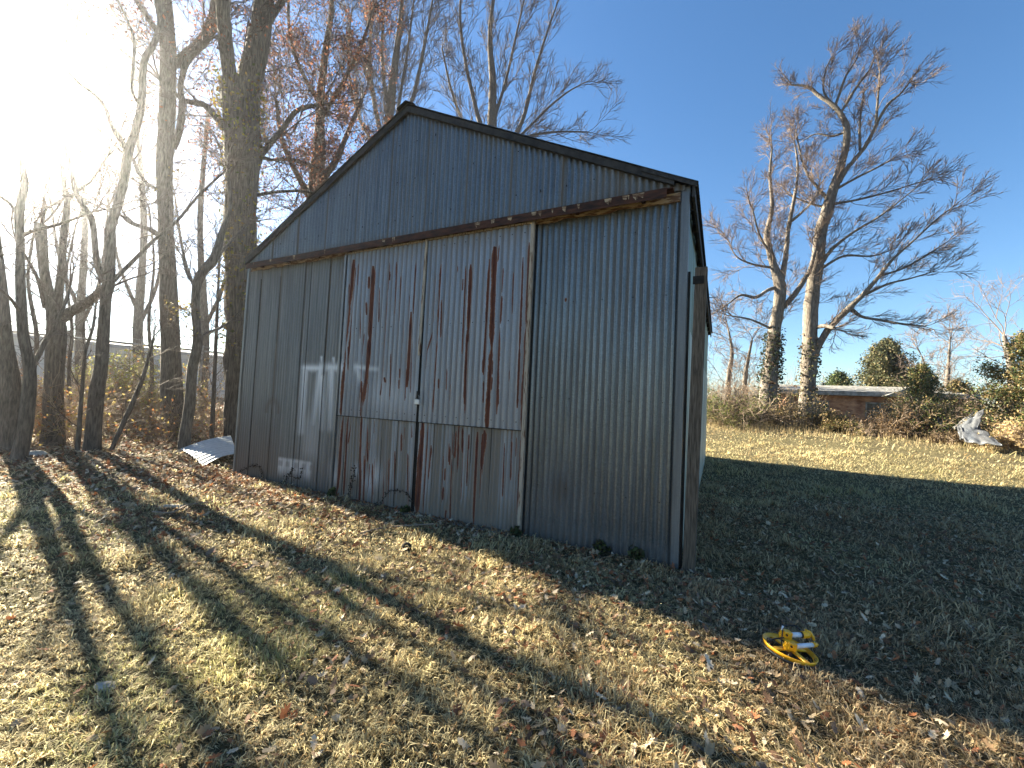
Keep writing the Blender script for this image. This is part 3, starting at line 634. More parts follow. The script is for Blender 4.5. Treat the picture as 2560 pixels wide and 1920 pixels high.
for lab, D, pts in (
                    ('distant bare tree beyond the fence seen between the forked tree and the straight trunk', 26., [(350,1030,24),(345,820,20),(360,560,14),(340,300,8)]),
                    ('distant bare tree beyond the fence seen left of the old oak', 23., [(505,1040,22),(512,820,18),(500,560,13),(520,280,8)]),
                    ('distant bare tree beyond the fence behind the snapped tree', 27., [(205,1030,22),(200,820,18),(212,560,12),(190,330,7)])):
    tree(lab, D, [pts, [(pts[1][0],pts[1][1],12),(pts[1][0]+50,pts[1][1]-120,9),(pts[1][0]+70,pts[1][1]-300,5)], [(pts[1][0],pts[1][1]-40,12),(pts[1][0]-50,pts[1][1]-170,8),(pts[1][0]-75,pts[1][1]-330,5)]],
         kids=(0, 5, 3, 2), every=.9, llen=2.6, trop=(0, 0, .3), start=.25, rmin=.009, group=FARL)
# ---- behind the shed
tree('oak with rusty brown leaves rising behind the left slope of the shed roof', 19.,
     [[(770,1060,56),(775,800,48),(785,600,42),(789,482,36),(797,380,28),(800,300,22),(803,220,18),(815,120,14),(830,0,10),(820,-160,6)],
      [(792,470,18),(840,400,15),(870,330,11),(905,250,8)],[(790,520,18),(745,440,14),(705,350,11),(690,250,8)],
      [(800,300,12),(850,220,10),(900,120,8),(935,20,5)],[(800,260,12),(755,180,10),(725,90,8),(720,-30,5)],[(790,420,12),(730,400,9),(670,400,7)]],
     kids=(0, 8, 7, 4), every=.45, llen=2.4, name='oak_tree', trop=(0, 0, .25), start=.35, mat=M_bark_oak, rmin=.0095,
     foliage=dict(p=.42, size=.08, cols=RUSSET, per=3, spread=.16, gap=.40))
tree('bare upright tree behind the shed roof left of its peak', 34.,
     [[(985,1040,40),(985,700,34),(975,400,28),(972,310,24),(985,180,18),(1000,60,12),(1010,-60,7)],
      [(975,420,18),(940,280,14),(925,150,10),(935,0,6)],[(978,380,16),(1030,250,12),(1060,120,9),(1085,-20,5)],[(975,300,12),(955,150,9),(965,-30,5)],[(985,330,10),(1015,150,8),(1035,0,5)],[(980,420,12),(900,300,9),(870,150,6),(880,20,4)]],
     kids=(0, 8, 7, 4), every=.62, llen=3.6, trop=(.05, 0, .7), start=.3, rmin=.014, ang=(18, 42), name='bare_tree')
tree('bare tree with long upswept branches behind the shed roof right of its peak', 35.,
     [[(1215,1040,38),(1222,700,34),(1226,420,28),(1230,310,24),(1232,200,18),(1225,90,12),(1240,-60,7)],
      [(1226,430,20),(1205,330,16),(1190,270,13),(1165,160,10),(1150,40,8),(1160,-80,5)],[(1228,420,18),(1280,350,14),(1310,290,12),(1340,170,9),(1375,60,6),(1400,-10,4)],
      [(1228,400,12),(1300,340,9),(1370,270,7),(1420,230,5),(1455,210,3)],[(1235,300,11),(1265,200,9),(1290,90,7),(1310,0,5)],[(1226,400,12),(1170,330,10),(1130,230,8),(1105,120,5)],
      [(1228,400,10),(1310,345,8),(1390,330,6),(1470,330,4)]],
     kids=(0, 7, 6, 4), every=.7, llen=3.7, trop=(.1, 0, .6), start=.3, rmin=.014, ang=(18, 42), side=(.1, 0, .2))
# ---- the two big trees on the right
tree('big bare tree on the right with a wide windswept crown and bent upper trunk', 24.,
     [[(2014,1062,44),(2016,1030,38),(2020,968,32),(2022,908,36),(2024,868,33),(2026,800,31),(2028,760,31),(2039,678,30),(2047,624,28),(2055,570,26),(2074,505,26),(2091,450,20),(2112,380,16),(2117,326,14),(2108,295,12),(2091,271,11),(2068,252,9),(2047,239,8),(2020,217,6),(1980,212,4)],
      [(2098,455,14),(2115,425,13),(2134,402,12),(2160,370,11),(2180,335,10),(2194,304,9),(2221,260,8),(2250,235,6),(2275,205,4)],
      [(2036,890,22),(2047,863,20),(2074,819,19),(2123,770,17),(2161,733,13),(2199,689,11),(2230,650,8),(2280,605,6),(2340,550,5),(2385,515,3)],
      [(2130,775,13),(2156,792,9),(2200,800,8),(2243,808,7),(2280,812,5),(2310,815,3)],
      [(2028,822,12),(2060,815,12),(2085,820,10)],
      [(2056,655,13),(2074,630,11),(2091,613,10),(2120,590,8),(2150,570,7),(2200,540,5),(2290,470,3)],
      [(2085,275,9),(2100,230,8),(2115,190,6),(2140,150,4),(2150,125,3)],[(2091,271,8),(2060,230,6),(2063,180,5),(2075,150,3)],
      [(2100,285,9),(2140,220,7),(2170,180,5),(2185,150,3)],[(2190,310,8),(2195,240,6),(2200,180,4)],[(2150,375,8),(2150,300,6),(2160,230,4)],
      [(2075,505,11),(2045,470,9),(2022,440,8),(2005,400,6),(1990,330,4)],[(2070,520,8),(2030,510,6),(1990,495,5)],
      [(2095,470,9),(2150,440,6),(2200,415,5),(2235,395,3)],[(2080,510,9),(2140,500,7),(2220,480,5),(2300,455,3)],
      [(2165,735,9),(2220,710,7),(2280,695,5),(2330,680,3)],[(2200,690,8),(2260,670,6),(2320,635,5),(2360,610,3)],[(2055,670,9),(2110,640,7),(2180,640,5),(2240,620,3)],
      [(2115,330,7),(2080,340,6),(2040,335,4),(2010,350,3)]],
     kids=(0, 8, 6, 4), every=.32, llen=1.35, trop=(.36, 0, .5), start=.3, mat=M_bark_pale, tmat=M_twig_pale, rmin=.0075, ang=(18, 48), side=(.3, 0, .15),
     ivy=dict(lo=0, hi=.22, n=34, size=.12, cols=[(.07, .08, .035), (.12, .11, .05), (.09, .06, .035), (.2, .17, .09)], out=1.45))
tree('bare twin stemmed tree with dark ivy round its base, left of the windswept tree', 23.,
     [[(1914,1062,46),(1918,1034,42),(1925,945,36),(1930,900,30),(1936,834,27),(1947,760,27),(1950,716,28),(1933,662,16),(1920,610,14),(1917,580,13),(1930,520,9),(1925,440,7),(1930,370,4)],
      [(1952,716,16),(1963,651,15),(1968,600,14),(1971,570,13),(1982,515,10),(1993,450,8),(1993,400,6),(1985,350,3)],
      [(1946,780,18),(1970,755,16),(1993,727,15),(2010,700,14),(2025,673,12),(2040,620,8)],
      [(1946,718,13),(1920,725,11),(1890,743,10),(1852,738,7),(1820,760,4)],
      [(1975,555,9),(2000,535,8),(2030,505,6),(2045,480,4)],[(1930,640,8),(1900,590,6),(1880,520,4)],[(1935,670,8),(1880,660,6),(1840,640,4),(1820,600,3)],[(1945,830,8),(1880,800,6),(1830,790,4)]],
     kids=(0, 8, 6, 4), every=.40, llen=1.7, trop=(-.05, 0, .3), start=.35, mat=M_bark_pale, tmat=M_twig_pale, rmin=.0075, ang=(20, 55),
     ivy=dict(lo=0, hi=.33, n=85, size=.12, cols=[(.03, .045, .02), (.06, .065, .03), (.07, .045, .03)], out=1.7))
FARR = 'distant bare trees behind the brush on the right'
for lab, D, pts, ll in (('distant round crowned bare tree at the right edge above the cedar', 36., [(2535,1030,22),(2530,930,18),(2520,880,14),(2510,840,8)], 4.2),
                    ('thin distant bare tree right of the cedar by the brick house', 34., [(2360,1040,12),(2368,960,9),(2372,900,6),(2375,850,3)], 1.9),
                    ('thin distant bare tree just right of the cedar crown', 32., [(2300,1040,12),(2308,980,9),(2314,930,6),(2304,890,3)], 1.7),
                    ('small distant bare tree just right of the shed eave', 30., [(1815,1030,16),(1822,940,12),(1830,880,8),(1820,820,4)], 2.4),
                    ('small distant bare tree between the shed and the ivy clad tree', 29., [(1868,1040,14),(1862,960,11),(1870,900,8),(1880,850,4)], 2.0)):
    tree(lab, D, [pts], kids=(0, 7, 6, 4), every=.35, llen=ll, trop=(0, 0, .25), start=.15, rmin=.009, mat=M_bark_pale, tmat=M_twig_pale, group=FARR, ang=(25, 65))

# ------------------------------------------------------------------ cedars and shrubs
GREEN = [(.05, .075, .022), (.09, .11, .03), (.035, .06, .025), (.12, .12, .04)]
BROWNG = [(.12, .105, .04), (.20, .15, .06), (.08, .09, .03), (.26, .18, .08)]
def cedar(label, px, py, D, h, wd, cols, n=5200, group=None, ls_=.065):
    b = at(px, py, D); z = gz(b[0], b[1]); root = thing('cedar_tree', label, 'tree', (b[0], b[1], z), 0, group)
    T = Wood(); T.add([np.array([b[0], b[1], z-.1]), np.array([b[0]+.05, b[1], z+h*.5]), np.array([b[0], b[1], z+h*.96])], [.09, .06, .01], 8)
    C = []
    for k in range(90):
        f = (k+random.random())/90; a = random.uniform(0, 2*PI); rr = wd*.5*(1-f)**.75*random.uniform(.55, 1.15)+.08
        p0 = np.array([b[0], b[1], z+.1+h*f*.93]); d = np.array([math.cos(a), math.sin(a), random.uniform(.1, .7)]); p1 = p0+d*rr
        T.add([p0, p0+(p1-p0)*.5+np.array([0, 0, -.03]), p1], [.015, .01, .004], 3)
        m = int(n*2.2)//90
        t = rng.random(m)**.6; q = p0+(p1-p0)*t[:, None]; C.append(q+rng.normal(0, 1, (m, 3))*np.array([.12, .12, .15])*(.5+.6*(1-f))*(1 if D < 30 else 2.2))
    T.mesh('trunk', M_bark, root)
    leaves('foliage', np.concatenate(C), .03, .065 if D < 30 else .12, cols, M_cedar, root, 1)
CG = 'cedars in the brush on the right'
cedar('pointed green cedar rising behind the right end of the brick house', 2215, 1070, 36., 5.8, 5.4, [(.07, .075, .03), (.10, .10, .04), (.05, .055, .028), (.15, .12, .06)], 17000, CG)
cedar('dark low cedar behind the brick house right of the windswept tree', 2092, 1070, 37., 3.7, 3.8, GREEN, 5000, CG)
cedar('broad brownish green cedar filling the right edge of the photo', 2610, 1085, 21., 4.0, 4.0, BROWNG+GREEN[:2], 14000, CG)
cedar('small far cedar seen between the pointed cedar and the collapsed metal roof', 2395, 1060, 32., 2.6, 2.2, BROWNG, 4000, CG)
cedar('bushy olive cedar directly beside the pointed cedar on its right', 2300, 1085, 24., 2.9, 2.6, BROWNG+GREEN, 6000, CG)
def shrub(label, px, py, D, h, wd, n, mat, lf=None, name='shrub', cat='shrub', group=None, lean=.45, lsize=.07):
    b = at(px, py, D); z = gz(b[0], b[1]); root = thing(name, label, cat, (b[0], b[1], z), 0, group); W = Wood()
    for k in range(n):
        a = random.uniform(0, 2*PI); o = np.array([math.cos(a), math.sin(a), 0])*random.random()**.5*wd*.4
        d = np.array([random.gauss(0, lean), random.gauss(0, lean), 1.])
        grow(W, np.array([b[0], b[1], z-.03])+o, d, h*random.uniform(.4, 1.), .006+.003*h, 1, 3, np.array([0, 0, -.25 if h < 1.5 else .05]), (0, 5, 3), .35, .004 if D < 16 else .007)
    W.mesh('stems', mat, root)
    if lf:
        tp = np.array(W.tips); tp = tp[rng.random(len(tp)) < lf[1]]; leaves('foliage', tp, .07, lsize, lf[0], M_leaf, root, lf[2])
BG = 'tangled shrubs along the far edge of the lawn'
R_ = lambda c, p=.6, k=2: (c, p, k)
DRY = [(.42, .31, .15), (.50, .38, .20), (.30, .21, .10)]
for lab, px, py, D, h, wd, n, lf in (
    ('green leafed shrub right beside the far corner of the shed', 1795, 1085, 20., 2.0, 1.8, 26, R_([(.10, .12, .03), (.16, .16, .05), (.07, .08, .03)], .8, 3)),
    ('dense dark brown bramble at the foot of the ivy clad tree, on its left', 1850, 1090, 20.5, 1.6, 2.6, 40, R_([(.08, .06, .035), (.12, .09, .05)], .5, 2)),
    ('tall tan brush just behind the ivy clad tree', 1885, 1070, 26., 3.0, 3.2, 34, R_(DRY, .4, 1)),
    ('low tangled brush between the two big trees', 1968, 1085, 21., 1.5, 2.0, 34, R_(DRY+BROWNG, .7, 2)),
    ('brown bushy shrub at the foot of the windswept tree, on its right', 2062, 1090, 21., .9, 1.3, 26, R_(BROWNG+DRY, .8, 3)),
    ('olive shrub partly hiding the left window of the brick house', 2105, 1095, 20.5, .85, 1.5, 26, R_(BROWNG, .9, 3)),
    ('leafless grey shrub in front of the brick house doorway', 2165, 1100, 20., .6, 1.2, 18, None),
    ('rust brown bramble below the pointed cedar', 2232, 1100, 20.5, 1.2, 1.3, 30, R_([(.16, .10, .05), (.10, .07, .04)], .7, 2)),
    ('dark bushy shrub between the brick house and the collapsed metal roof', 2312, 1100, 21., 1.7, 1.3, 40, R_(BROWNG+GREEN, .8, 3)),
    ('low dark bramble in front of the collapsed metal roof', 2365, 1112, 19.5, .4, 1.2, 20, R_([(.10, .07, .04)], .6, 2)),
    ('tawny shrub at the right end of the collapsed metal roof', 2545, 1125, 20., .7, .9, 24, R_(DRY+BROWNG, .7, 2)),
    ('tan brush at the right edge under the broad cedar', 2572, 1125, 19., 1.1, 1.2, 26, R_(DRY, .7, 2)),
    ('reddish brown thicket behind the collapsed metal roof', 2440, 1070, 27., 2.4, 4.0, 44, R_([(.14, .08, .05), (.10, .09, .04)], .6, 2)),
    ('pinkish tan thicket behind the shed corner', 1822, 1060, 27., 2.8, 3.6, 44, R_([(.30, .22, .17)], .3, 1))):
    shrub(lab, px, py, D, h, wd, n, M_twig_far, lf, group=BG, lsize=.055)
LG = 'bare brambles under the trees on the left'
for lab, px, py, D, h, wd, n in (
    ('bare bramble at the foot of the leaning dark trunk at the left edge', 85, 1100, 13.5, 1.5, 1.4, 26),
    ('reddish bramble round the base of the three stemmed tree', 150, 1110, 13.6, 1.8, 1.2, 30),
    ('wispy bramble between the forked tree and the tall straight trunk', 330, 1075, 16.5, 2.2, 2.6, 38),
    ('low bramble at the base of the tall straight trunk', 425, 1125, 13.3, 1.2, 1.2, 24),
    ('tangled bramble between the S curved tree and the old oak', 520, 1085, 15., 2.2, 2.0, 40),
    ('far tangle of brush beyond the leaf litter left of the forked tree', 180, 1060, 19., 2.0, 3.4, 44),
    ('far tangle of brush beyond the leaf litter right of the forked tree', 290, 1055, 20., 1.6, 2.8, 34)):
    shrub(lab, px, py, D, h, wd, n, M_twig_far, ([(.26, .12, .05), (.20, .15, .05), (.32, .26, .09)], .22, 1), name='bramble', cat='bramble', group=LG, lsize=.06)
shrub('yellow green leafy bush behind the thin leaning sapling', 322, 1045, 18.5, 2.4, 2.0, 24, M_twig_far, ([(.20, .21, .06), (.28, .27, .09)], .8, 3), lsize=.07)

# brush wall that closes the view on both sides, reads as one mass
def far_brush():
    W = Wood(); cs = []
    for k in range(520):
        az = math.radians(random.uniform(22, 62) if k < 260 else random.uniform(-66, 22)); D = random.uniform(40, 58) if az > 0 else random.uniform(40, 60)
        x, y = D*math.sin(az), D*math.cos(az); z = gz(x, y); h = random.uniform(1.6, 4.2) if az > .35 else random.uniform(1.2, 3.2)
        grow(W, np.array([x, y, z-.1]), np.array([random.gauss(0, .3), random.gauss(0, .3), 1]), h, .05, 1, 3, np.array([0, 0, .2]), (0, 6, 4), .3, .014)
    o = W.mesh('far_brush', M_twig_far, None); tag(o, 'tangled leafless brushwood closing the view beyond the lawn', 'brush', kind='stuff')
far_brush()

# ------------------------------------------------------------------ brick house, far right
hp = at(2110, 1060, 31.); hz = gz(hp[0], hp[1])
hz_ang = math.atan2(hp[0], hp[1])
house = thing('brick_house', 'derelict low brick house with a pale roof edge half hidden by brush', 'house', (hp[0], hp[1], hz-.3), -hz_ang+.25)
def wall_open(mb, x0, x1, z0, z1, y0, y1, ops):
    xs = sorted(set([x0, x1]+[o[0] for o in ops]+[o[1] for o in ops]))
    for a, b in zip(xs[:-1], xs[1:]):
        hit = [o for o in ops if o[0] <= a+1e-6 and o[1] >= b-1e-6]
        if not hit: mb.box((a, y0, z0), (b, y1, z1))
        else:
            o = hit[0]
            if o[2] > z0: mb.box((a, y0, z0), (b, y1, o[2]))
            mb.box((a, y0, o[3]), (b, y1, z1))
wb = MB(); wall_open(wb, -3.2, 4.2, 0, 2.05, -2.0, -1.8, [(.4, 1.6, .85, 1.75), (-2.2, -1.2, .85, 1.75)]); wb.box((-3.2, -1.8, 0), (-3.0, 3, 2.05)); wb.box((4.0, -1.8, 0), (4.2, 3, 2.05)); wb.box((-3.0, 2.8, 0), (4.0, 3, 2.05)); wb.build('wall', M_brick, house)
rf = MB().prism([(-2.4, 2.05), (3.4, 2.05), (3.4, 2.15), (.5, 2.75), (-2.4, 2.15)], (-3.6, 0, 0), (0, 1, 0), (0, 0, 1), (1, 0, 0), 8.2).build('roof', M_white, house)
MB().box((-3.65, -2.48, 2.06), (4.65, -2.41, 2.28)).build('fascia', M_white, house)
for x in (.4, -2.2):
    ww = 1.2 if x > 0 else 1.0
    wn = MB(); wn.box((x, -2.03, .85), (x+ww, -1.97, .93)).box((x, -2.03, 1.67), (x+ww, -1.97, 1.75)).box((x, -2.03, .93), (x+.07, -1.97, 1.67)).box((x+ww-.07, -2.03, .93), (x+ww, -1.97, 1.67)).box((x+ww/2-.035, -2.03, .93), (x+ww/2+.035, -1.97, 1.67)).box((x+.07, -2.02, 1.28), (x+ww/2-.035, -1.98, 1.33)).box((x+ww/2+.035, -2.02, 1.28), (x+ww-.07, -1.98, 1.33))
    wo_ = wn.build('window', M_white, house)
    MB().box((x+.07, -1.96, .93), (x+ww-.07, -1.93, 1.67)).build('pane', M_glass, wo_)
MB().prism([(.9, 2.06), (3.2, 2.06), (2.05, 2.62)], (0, -2.9, 0), (1, 0, 0), (0, 0, 1), (0, 1, 0), .4).build('porch_gable', M_white, house)
# collapsed metal roof
cb = at(2440, 1100, 20.5); cz = gz(cb[0], cb[1])
col = thing('collapsed_roof', 'crumpled grey sheet metal roof of a fallen outbuilding at the edge of the brush', 'wreckage', (cb[0], cb[1], cz), 0)
def sheet_px(name, quad, mat, D, n=14, rib=.12, th=.03):
    """sheet through four photo pixels with their own distances, subdivided and ribbed"""
    P = [at(q[0], q[1], q[2]) for q in quad]; u = np.linspace(0, 1, n*3+1); v = np.linspace(0, 1, n+1)
    U, Vv = np.meshgrid(u, v)
    X = ((1-U)*(1-Vv))[..., None]*P[0]+(U*(1-Vv))[..., None]*P[1]+(U*Vv)[..., None]*P[2]+((1-U)*Vv)[..., None]*P[3]
    nn = unit(np.cross(P[1]-P[0], P[3]-P[0])); X = X+nn*(rib*.12*np.cos(Vv*PI*2*6)+.10*(N1(U*3, Vv*3, 2.)-.5))[..., None]
    m = n*3+1; i, j = np.meshgrid(np.arange(n), np.arange(n*3), indexing='ij'); F = np.stack([i*m+j, i*m+j+1, (i+1)*m+j+1, (i+1)*m+j], -1).reshape(-1, 4)
    A = {k: np.zeros(U.size) for k in ('rust', 'paint', 'dirt_shade')}; A['dirt_shade'] = .4*N2(U*3, Vv*3).ravel()
    o = npmesh(name, X.reshape(-1, 3), F, np.full(len(F), 4), mat, col, A, True); s = o.modifiers.new('s', 'SOLIDIFY'); s.thickness = th; return o
M_wreck = tinmat('wreck_tin', (.045, .052, .062), (.10, .112, .13), spangle=.2, metal=.1)
sheet_px('roof_sheet', [(2392,1066,19.3),(2462,1024,19.8),(2440,1085,18.8),(2400,1100,18.6)], M_wreck, 20)
sheet_px('roof_sheet', [(2398,1062,19.4),(2445,1066,19.4),(2508,1116,17.6),(2412,1104,17.8)], M_wreck, 20)
sheet_px('roof_sheet', [(2325,1036,21.5),(2368,1060,21.0),(2362,1072,20.6),(2320,1046,21.2)], M_sheetw, 20)
sheet_px('eave_strip', [(2382,1068,20.4),(2446,1022,21.1),(2452,1030,21.0),(2388,1074,20.3)], M_white, 20, 6, .02)
def tube_px(name, pts, r, mat, par):
    P = [at(*p)-np.array(par.location) for p in pts]; return MB().tube(P, r, 6).build(name, mat, par)
tube_px('broken_rafter', [(2343,1090,20.4),(2366,1052,20.8),(2374,1078,20.5)], .06, M_fascia, col)
tube_px('broken_rafter', [(2280,1108,19.5),(2345,1114,19.3)], .05, M_white, col)
tube_px('broken_rafter', [(2340,1112,19.6),(2392,1106,19.8)], .04, M_wood, col)
bx_ = at(2352, 1080, 21.5)-np.array(col.location); MB().prism([(-.9, 0), (.6, 0), (.4, .75), (-.5, .95)], tuple(bx_-np.array([0, 0, .5])), (.75, -.66, 0), (0, 0, 1), (.66, .75, 0), 1.2).build('fallen_wall', M_dark, col)

# ------------------------------------------------------------------ long grey building and fence on the left
g0 = at(-60, 1010, 33.); g1 = at(560, 1005, 37.)
gdir = g1-g0; gl = math.hypot(gdir[0], gdir[1]); gr = math.atan2(gdir[1], gdir[0]); g0z = gz(g0[0], g0[1])
bld = thing('long_grey_building', 'long low grey metal building seen through the trees on the left', 'building', (g0[0], g0[1], g0z-.2), gr)
hB = 3.4
MB().box((0, 0, 0), (gl, 6, hB-.25)).build('wall', M_greybld, bld)
MB().prism([(-.25, hB-.249), (6.25, hB-.249), (6.25, hB-.1), (3, hB+.35), (-.25, hB-.05)], (-.3, 0, 0), (0, 1, 0), (0, 0, 1), (1, 0, 0), gl+.6).build('roof', simple('grey_roof', (.2, .22, .24), (.3, .31, .33), 4), bld)
for k in range(3):
    x = 6+k*8.; MB().box((x, -.04, .2), (x+3., -.002, 2.7)).build('roller_door', simple('shutter', (.24, .27, .31), (.32, .35, .39), 6, (.2, 1, 14)), bld)
f0 = at(-80, 1050, 22.); f1 = at(560, 1050, 23.)
fd = f1-f0; fl_ = math.hypot(fd[0], fd[1]); fz = gz(f0[0], f0[1])
fence = thing('wire_fence', 'tall wire fence with steel posts and a top pipe in front of the grey building', 'fence', (f0[0], f0[1], fz), math.atan2(fd[1], fd[0]))
hF = 2.75
for k in range(8):
    x = fl_*k/7; MB().tube([(x, 0, -.1), (x, 0, hF+.25)], .035, 8).build('post', M_steel, fence)
MB().tube([(0, -.02, hF), (fl_, -.02, hF)], .04, 8).build('top_pipe', M_steel, fence)
wr = MB()
for z in (.3, 1.0, 1.7, 2.3, hF+.2): wr.tube([(fl_*t, -.045+.0*t, z+.02*math.sin(t*40)) for t in np.linspace(0, 1, 30)], .008, 4)
wr.build('wires', M_steel, fence)

# ------------------------------------------------------------------ loose sheet on the ground by the left corner
lb = at(515, 1150, 10.5); ps = [at(450, 1143, 11.4), at(575, 1120, 11.9), at(590, 1168, 10.0), at(508, 1180, 9.4)]
lsz = thing('loose_tin_sheet', 'pale corrugated sheet lying bent on the leaves by the left corner of the shed', 'metal sheet', (ps[0][0], ps[0][1], gz(ps[0][0], ps[0][1])), 0)
PP = [np.array([p[0], p[1], gz(p[0], p[1])+h]) for p, h in zip(ps, (.07, .30, .16, .04))]
u = np.linspace(0, 1, 41); v = np.linspace(0, 1, 85); U, Vv = np.meshgrid(u, v)
X = ((1-U)*(1-Vv))[..., None]*PP[0]+(U*(1-Vv))[..., None]*PP[1]+(U*Vv)[..., None]*PP[2]+((1-U)*Vv)[..., None]*PP[3]
X[..., 2] += .014*np.cos(Vv*2*PI*9)+.07*np.sin(PI*Vv)*(1-U)*.5+.05*np.sin(U*PI)
i, j = np.meshgrid(np.arange(84), np.arange(40), indexing='ij'); F = np.stack([i*41+j, i*41+j+1, (i+1)*41+j+1, (i+1)*41+j], -1).reshape(-1, 4)
o = npmesh('corrugated_sheet', X.reshape(-1, 3), F, np.full(len(F), 4), M_sheetw, lsz, {k: np.zeros(U.size) for k in ('rust', 'paint', 'dirt_shade')}, True)
o.modifiers.new('s', 'SOLIDIFY').thickness = .004

# ------------------------------------------------------------------ yellow folded contraption
yb = np.array([1.84, 2.68]); yz = gz(*yb)+.052
toy = thing('yellow_spreader', 'yellow plastic ring base with clamps and white tubes lying in the grass', 'plastic device', (yb[0], yb[1], yz), -.30)
toy.scale = (.79,)*3; toy.rotation_euler = (math.radians(1), math.radians(9), -.10)
def ring(mb, R, prof, n=56, ry=1.):
    b = len(mb.v); m = len(prof)
    for k in range(n):
        a = 2*PI*k/n
        for (dr, z) in prof: mb.v.append(((R+dr)*math.cos(a), (R+dr)*ry*math.sin(a), z))
    for k in range(n):
        for q in range(m): mb.f.append((b+k*m+q, b+((k+1) % n)*m+q, b+((k+1) % n)*m+(q+1) % m, b+k*m+(q+1) % m))
    return mb
ring(MB(), .185, [(-.026, 0), (-.004, -.004), (.005, .024), (0, .027), (-.008, .005), (-.026, .005)]).build('base_ring', M_yellow, toy, True)
ring(MB(), .192, [(-.028, -.022), (.0, -.022), (.002, -.006), (-.028, -.005)]).build('underside_rim', M_black, toy, True)
sp_ = MB()
for a in (20, 110, 200, 290):
    a = math.radians(a); c_, s_ = math.cos(a), math.sin(a); w2 = .017
    sp_.add([(c_*.03-s_*w2, s_*.03+c_*w2, .004), (c_*.03+s_*w2, s_*.03-c_*w2, .004), (c_*.16+s_*w2*1.3, s_*.16-c_*w2*1.3, .004), (c_*.16-s_*w2*1.3, s_*.16+c_*w2*1.3, .004),
             (c_*.03-s_*w2, s_*.03+c_*w2, .026), (c_*.03+s_*w2, s_*.03-c_*w2, .026), (c_*.16+s_*w2*1.3, s_*.16-c_*w2*1.3, .014), (c_*.16-s_*w2*1.3, s_*.16+c_*w2*1.3, .014)],
            [(0, 3, 2, 1), (4, 5, 6, 7), (0, 1, 5, 4), (1, 2, 6, 5), (2, 3, 7, 6), (3, 0, 4, 7)])
sp_.build('spokes', M_yellow, toy, bevel=.004)
MB().tube([(0, 0, -.004), (0, 0, .04)], .035, 20).build('hub', M_yellow, toy, bevel=.004)
def clamp(y, z, tilt):
    c = MB().box((-.055, y-.026, z-.03), (.012, y+.026, z+.03)).box((-.068, y-.018, z-.040), (-.052, y+.018, z+.022)).box((-.030, y-.034, z-.012), (-.006, y-.024, z+.026)).box((-.030, y+.024, z-.012), (-.006, y+.034, z+.026)).build('clamp', M_yellow, toy, bevel=.007)
    MB().tube([(-.0685, y, z-.01), (-.074, y, z-.01)], .012, 16).build('bolt_head', M_yellow, c)
    MB().tube([(-.035, y-.036, z+.006), (-.035, y+.036, z+.006)], .007, 10).build('pin', M_black, c)
clamp(-.045, .060, 0); clamp(.035, .105, 0)
MB().tube([(.005, -.045, .062), (.175, .012, .085)], .0165, 18).build('white_tube', M_whitepl, toy, True)
MB().tube([(.005, .035, .108), (.10, .062, .118)], .0185, 18).build('white_tube', M_whitepl, toy, True)
MB().tube([(.10, .062, .118), (.112, .065, .119)], .0225, 18).build('black_collar', M_black, toy)
MB().tube([(.112, .065, .119), (.165, .080, .125), (.178, .084, .127)], [.026, .026, .020], 18).build('end_cap', M_yellow, toy, True)
MB().tube([(.150, .090, .150), (.185, .090, .145), (.208, .080, .118), (.215, .070, .095)], [.012, .013, .012, .009], 10).build('curved_handle', M_yellow, toy, True)
MB().tube([(.170, .010, .084), (.196, .019, .088), (.222, .027, .091)], [.021, .018, .006], 14).build('nozzle', M_yellow, toy, True)
MB().tube([(-.03, .06, .15), (-.05, .08, .155), (-.035, .10, .13), (.03, .11, .15), (.07, .10, .165), (.10, .07, .15)], .007, 8).build('black_hose', M_black, toy, True)
MB().tube([(-.065, .02, .16), (-.073, .0, .10), (-.078, -.02, .04), (-.06, -.05, .03)], .004, 8).build('wire_stem', M_black, toy, True)
MB().tube([(-.068, .022, .135), (-.066, .024, .168)], .008, 10).build('white_valve', M_whitepl, toy, True)
MB().tube([(-.05, .01, .085), (-.10, .015, .06), (-.15, .02, .035)], .006, 8).build('black_arm', M_black, toy, True)
MB().box((-.165, .0, .022), (-.135, .035, .045)).build('black_knob', M_black, toy, bevel=.005)

# ------------------------------------------------------------------ small ground things
def rock(name, label, cat, px, py, D, sx, sy, szz, mat, seed, rz=0):
    p = at(px, py, D); d = ray(px, py); t = -EYE/d[2]; p = EYEP+d*t; z = gz(p[0], p[1]); m = MB(); rs = np.random.default_rng(seed); n1, n2 = 18, 9
    nz_ = Noise(seed, 32)
    for i in range(n2+1):
        for k in range(n1):
            a = 2*PI*k/n1; ph = PI*i/n2; f = 1+.45*(float(nz_(math.cos(a)*math.sin(ph)*1.7+9, math.sin(a)*math.sin(ph)*1.7+math.cos(ph)+9))-.5)
            m.v.append((sx*f*math.cos(a)*math.sin(ph), sy*f*math.sin(a)*math.sin(ph), szz*f*math.cos(ph)))
    for i in range(n2):
        for k in range(n1): m.f.append((i*n1+k, (i+1)*n1+k, (i+1)*n1+(k+1) % n1, i*n1+(k+1) % n1))
    o = m.build(name, mat, smoothf=True, loc=(p[0], p[1], z+szz*.3)); o.rotation_euler = (0, 0, rz); tag(o, label, cat)
rock('flat_stone', 'flat pale stone sunk in the grass at the lower left', 'stone', 262, 1716, 0, .055, .035, .014, M_stone, 3, -.3)
rock('flat_stone', 'pale stone lying in the leaves by the foot of the leaning pale trunk', 'stone', 85, 1156, 0, .20, .12, .09, M_stone, 5)
rock('flat_stone', 'long pale stone lying among leaves in front of the loose tin sheet', 'stone', 430, 1268, 0, .14, .06, .03, M_stone, 8, .2)
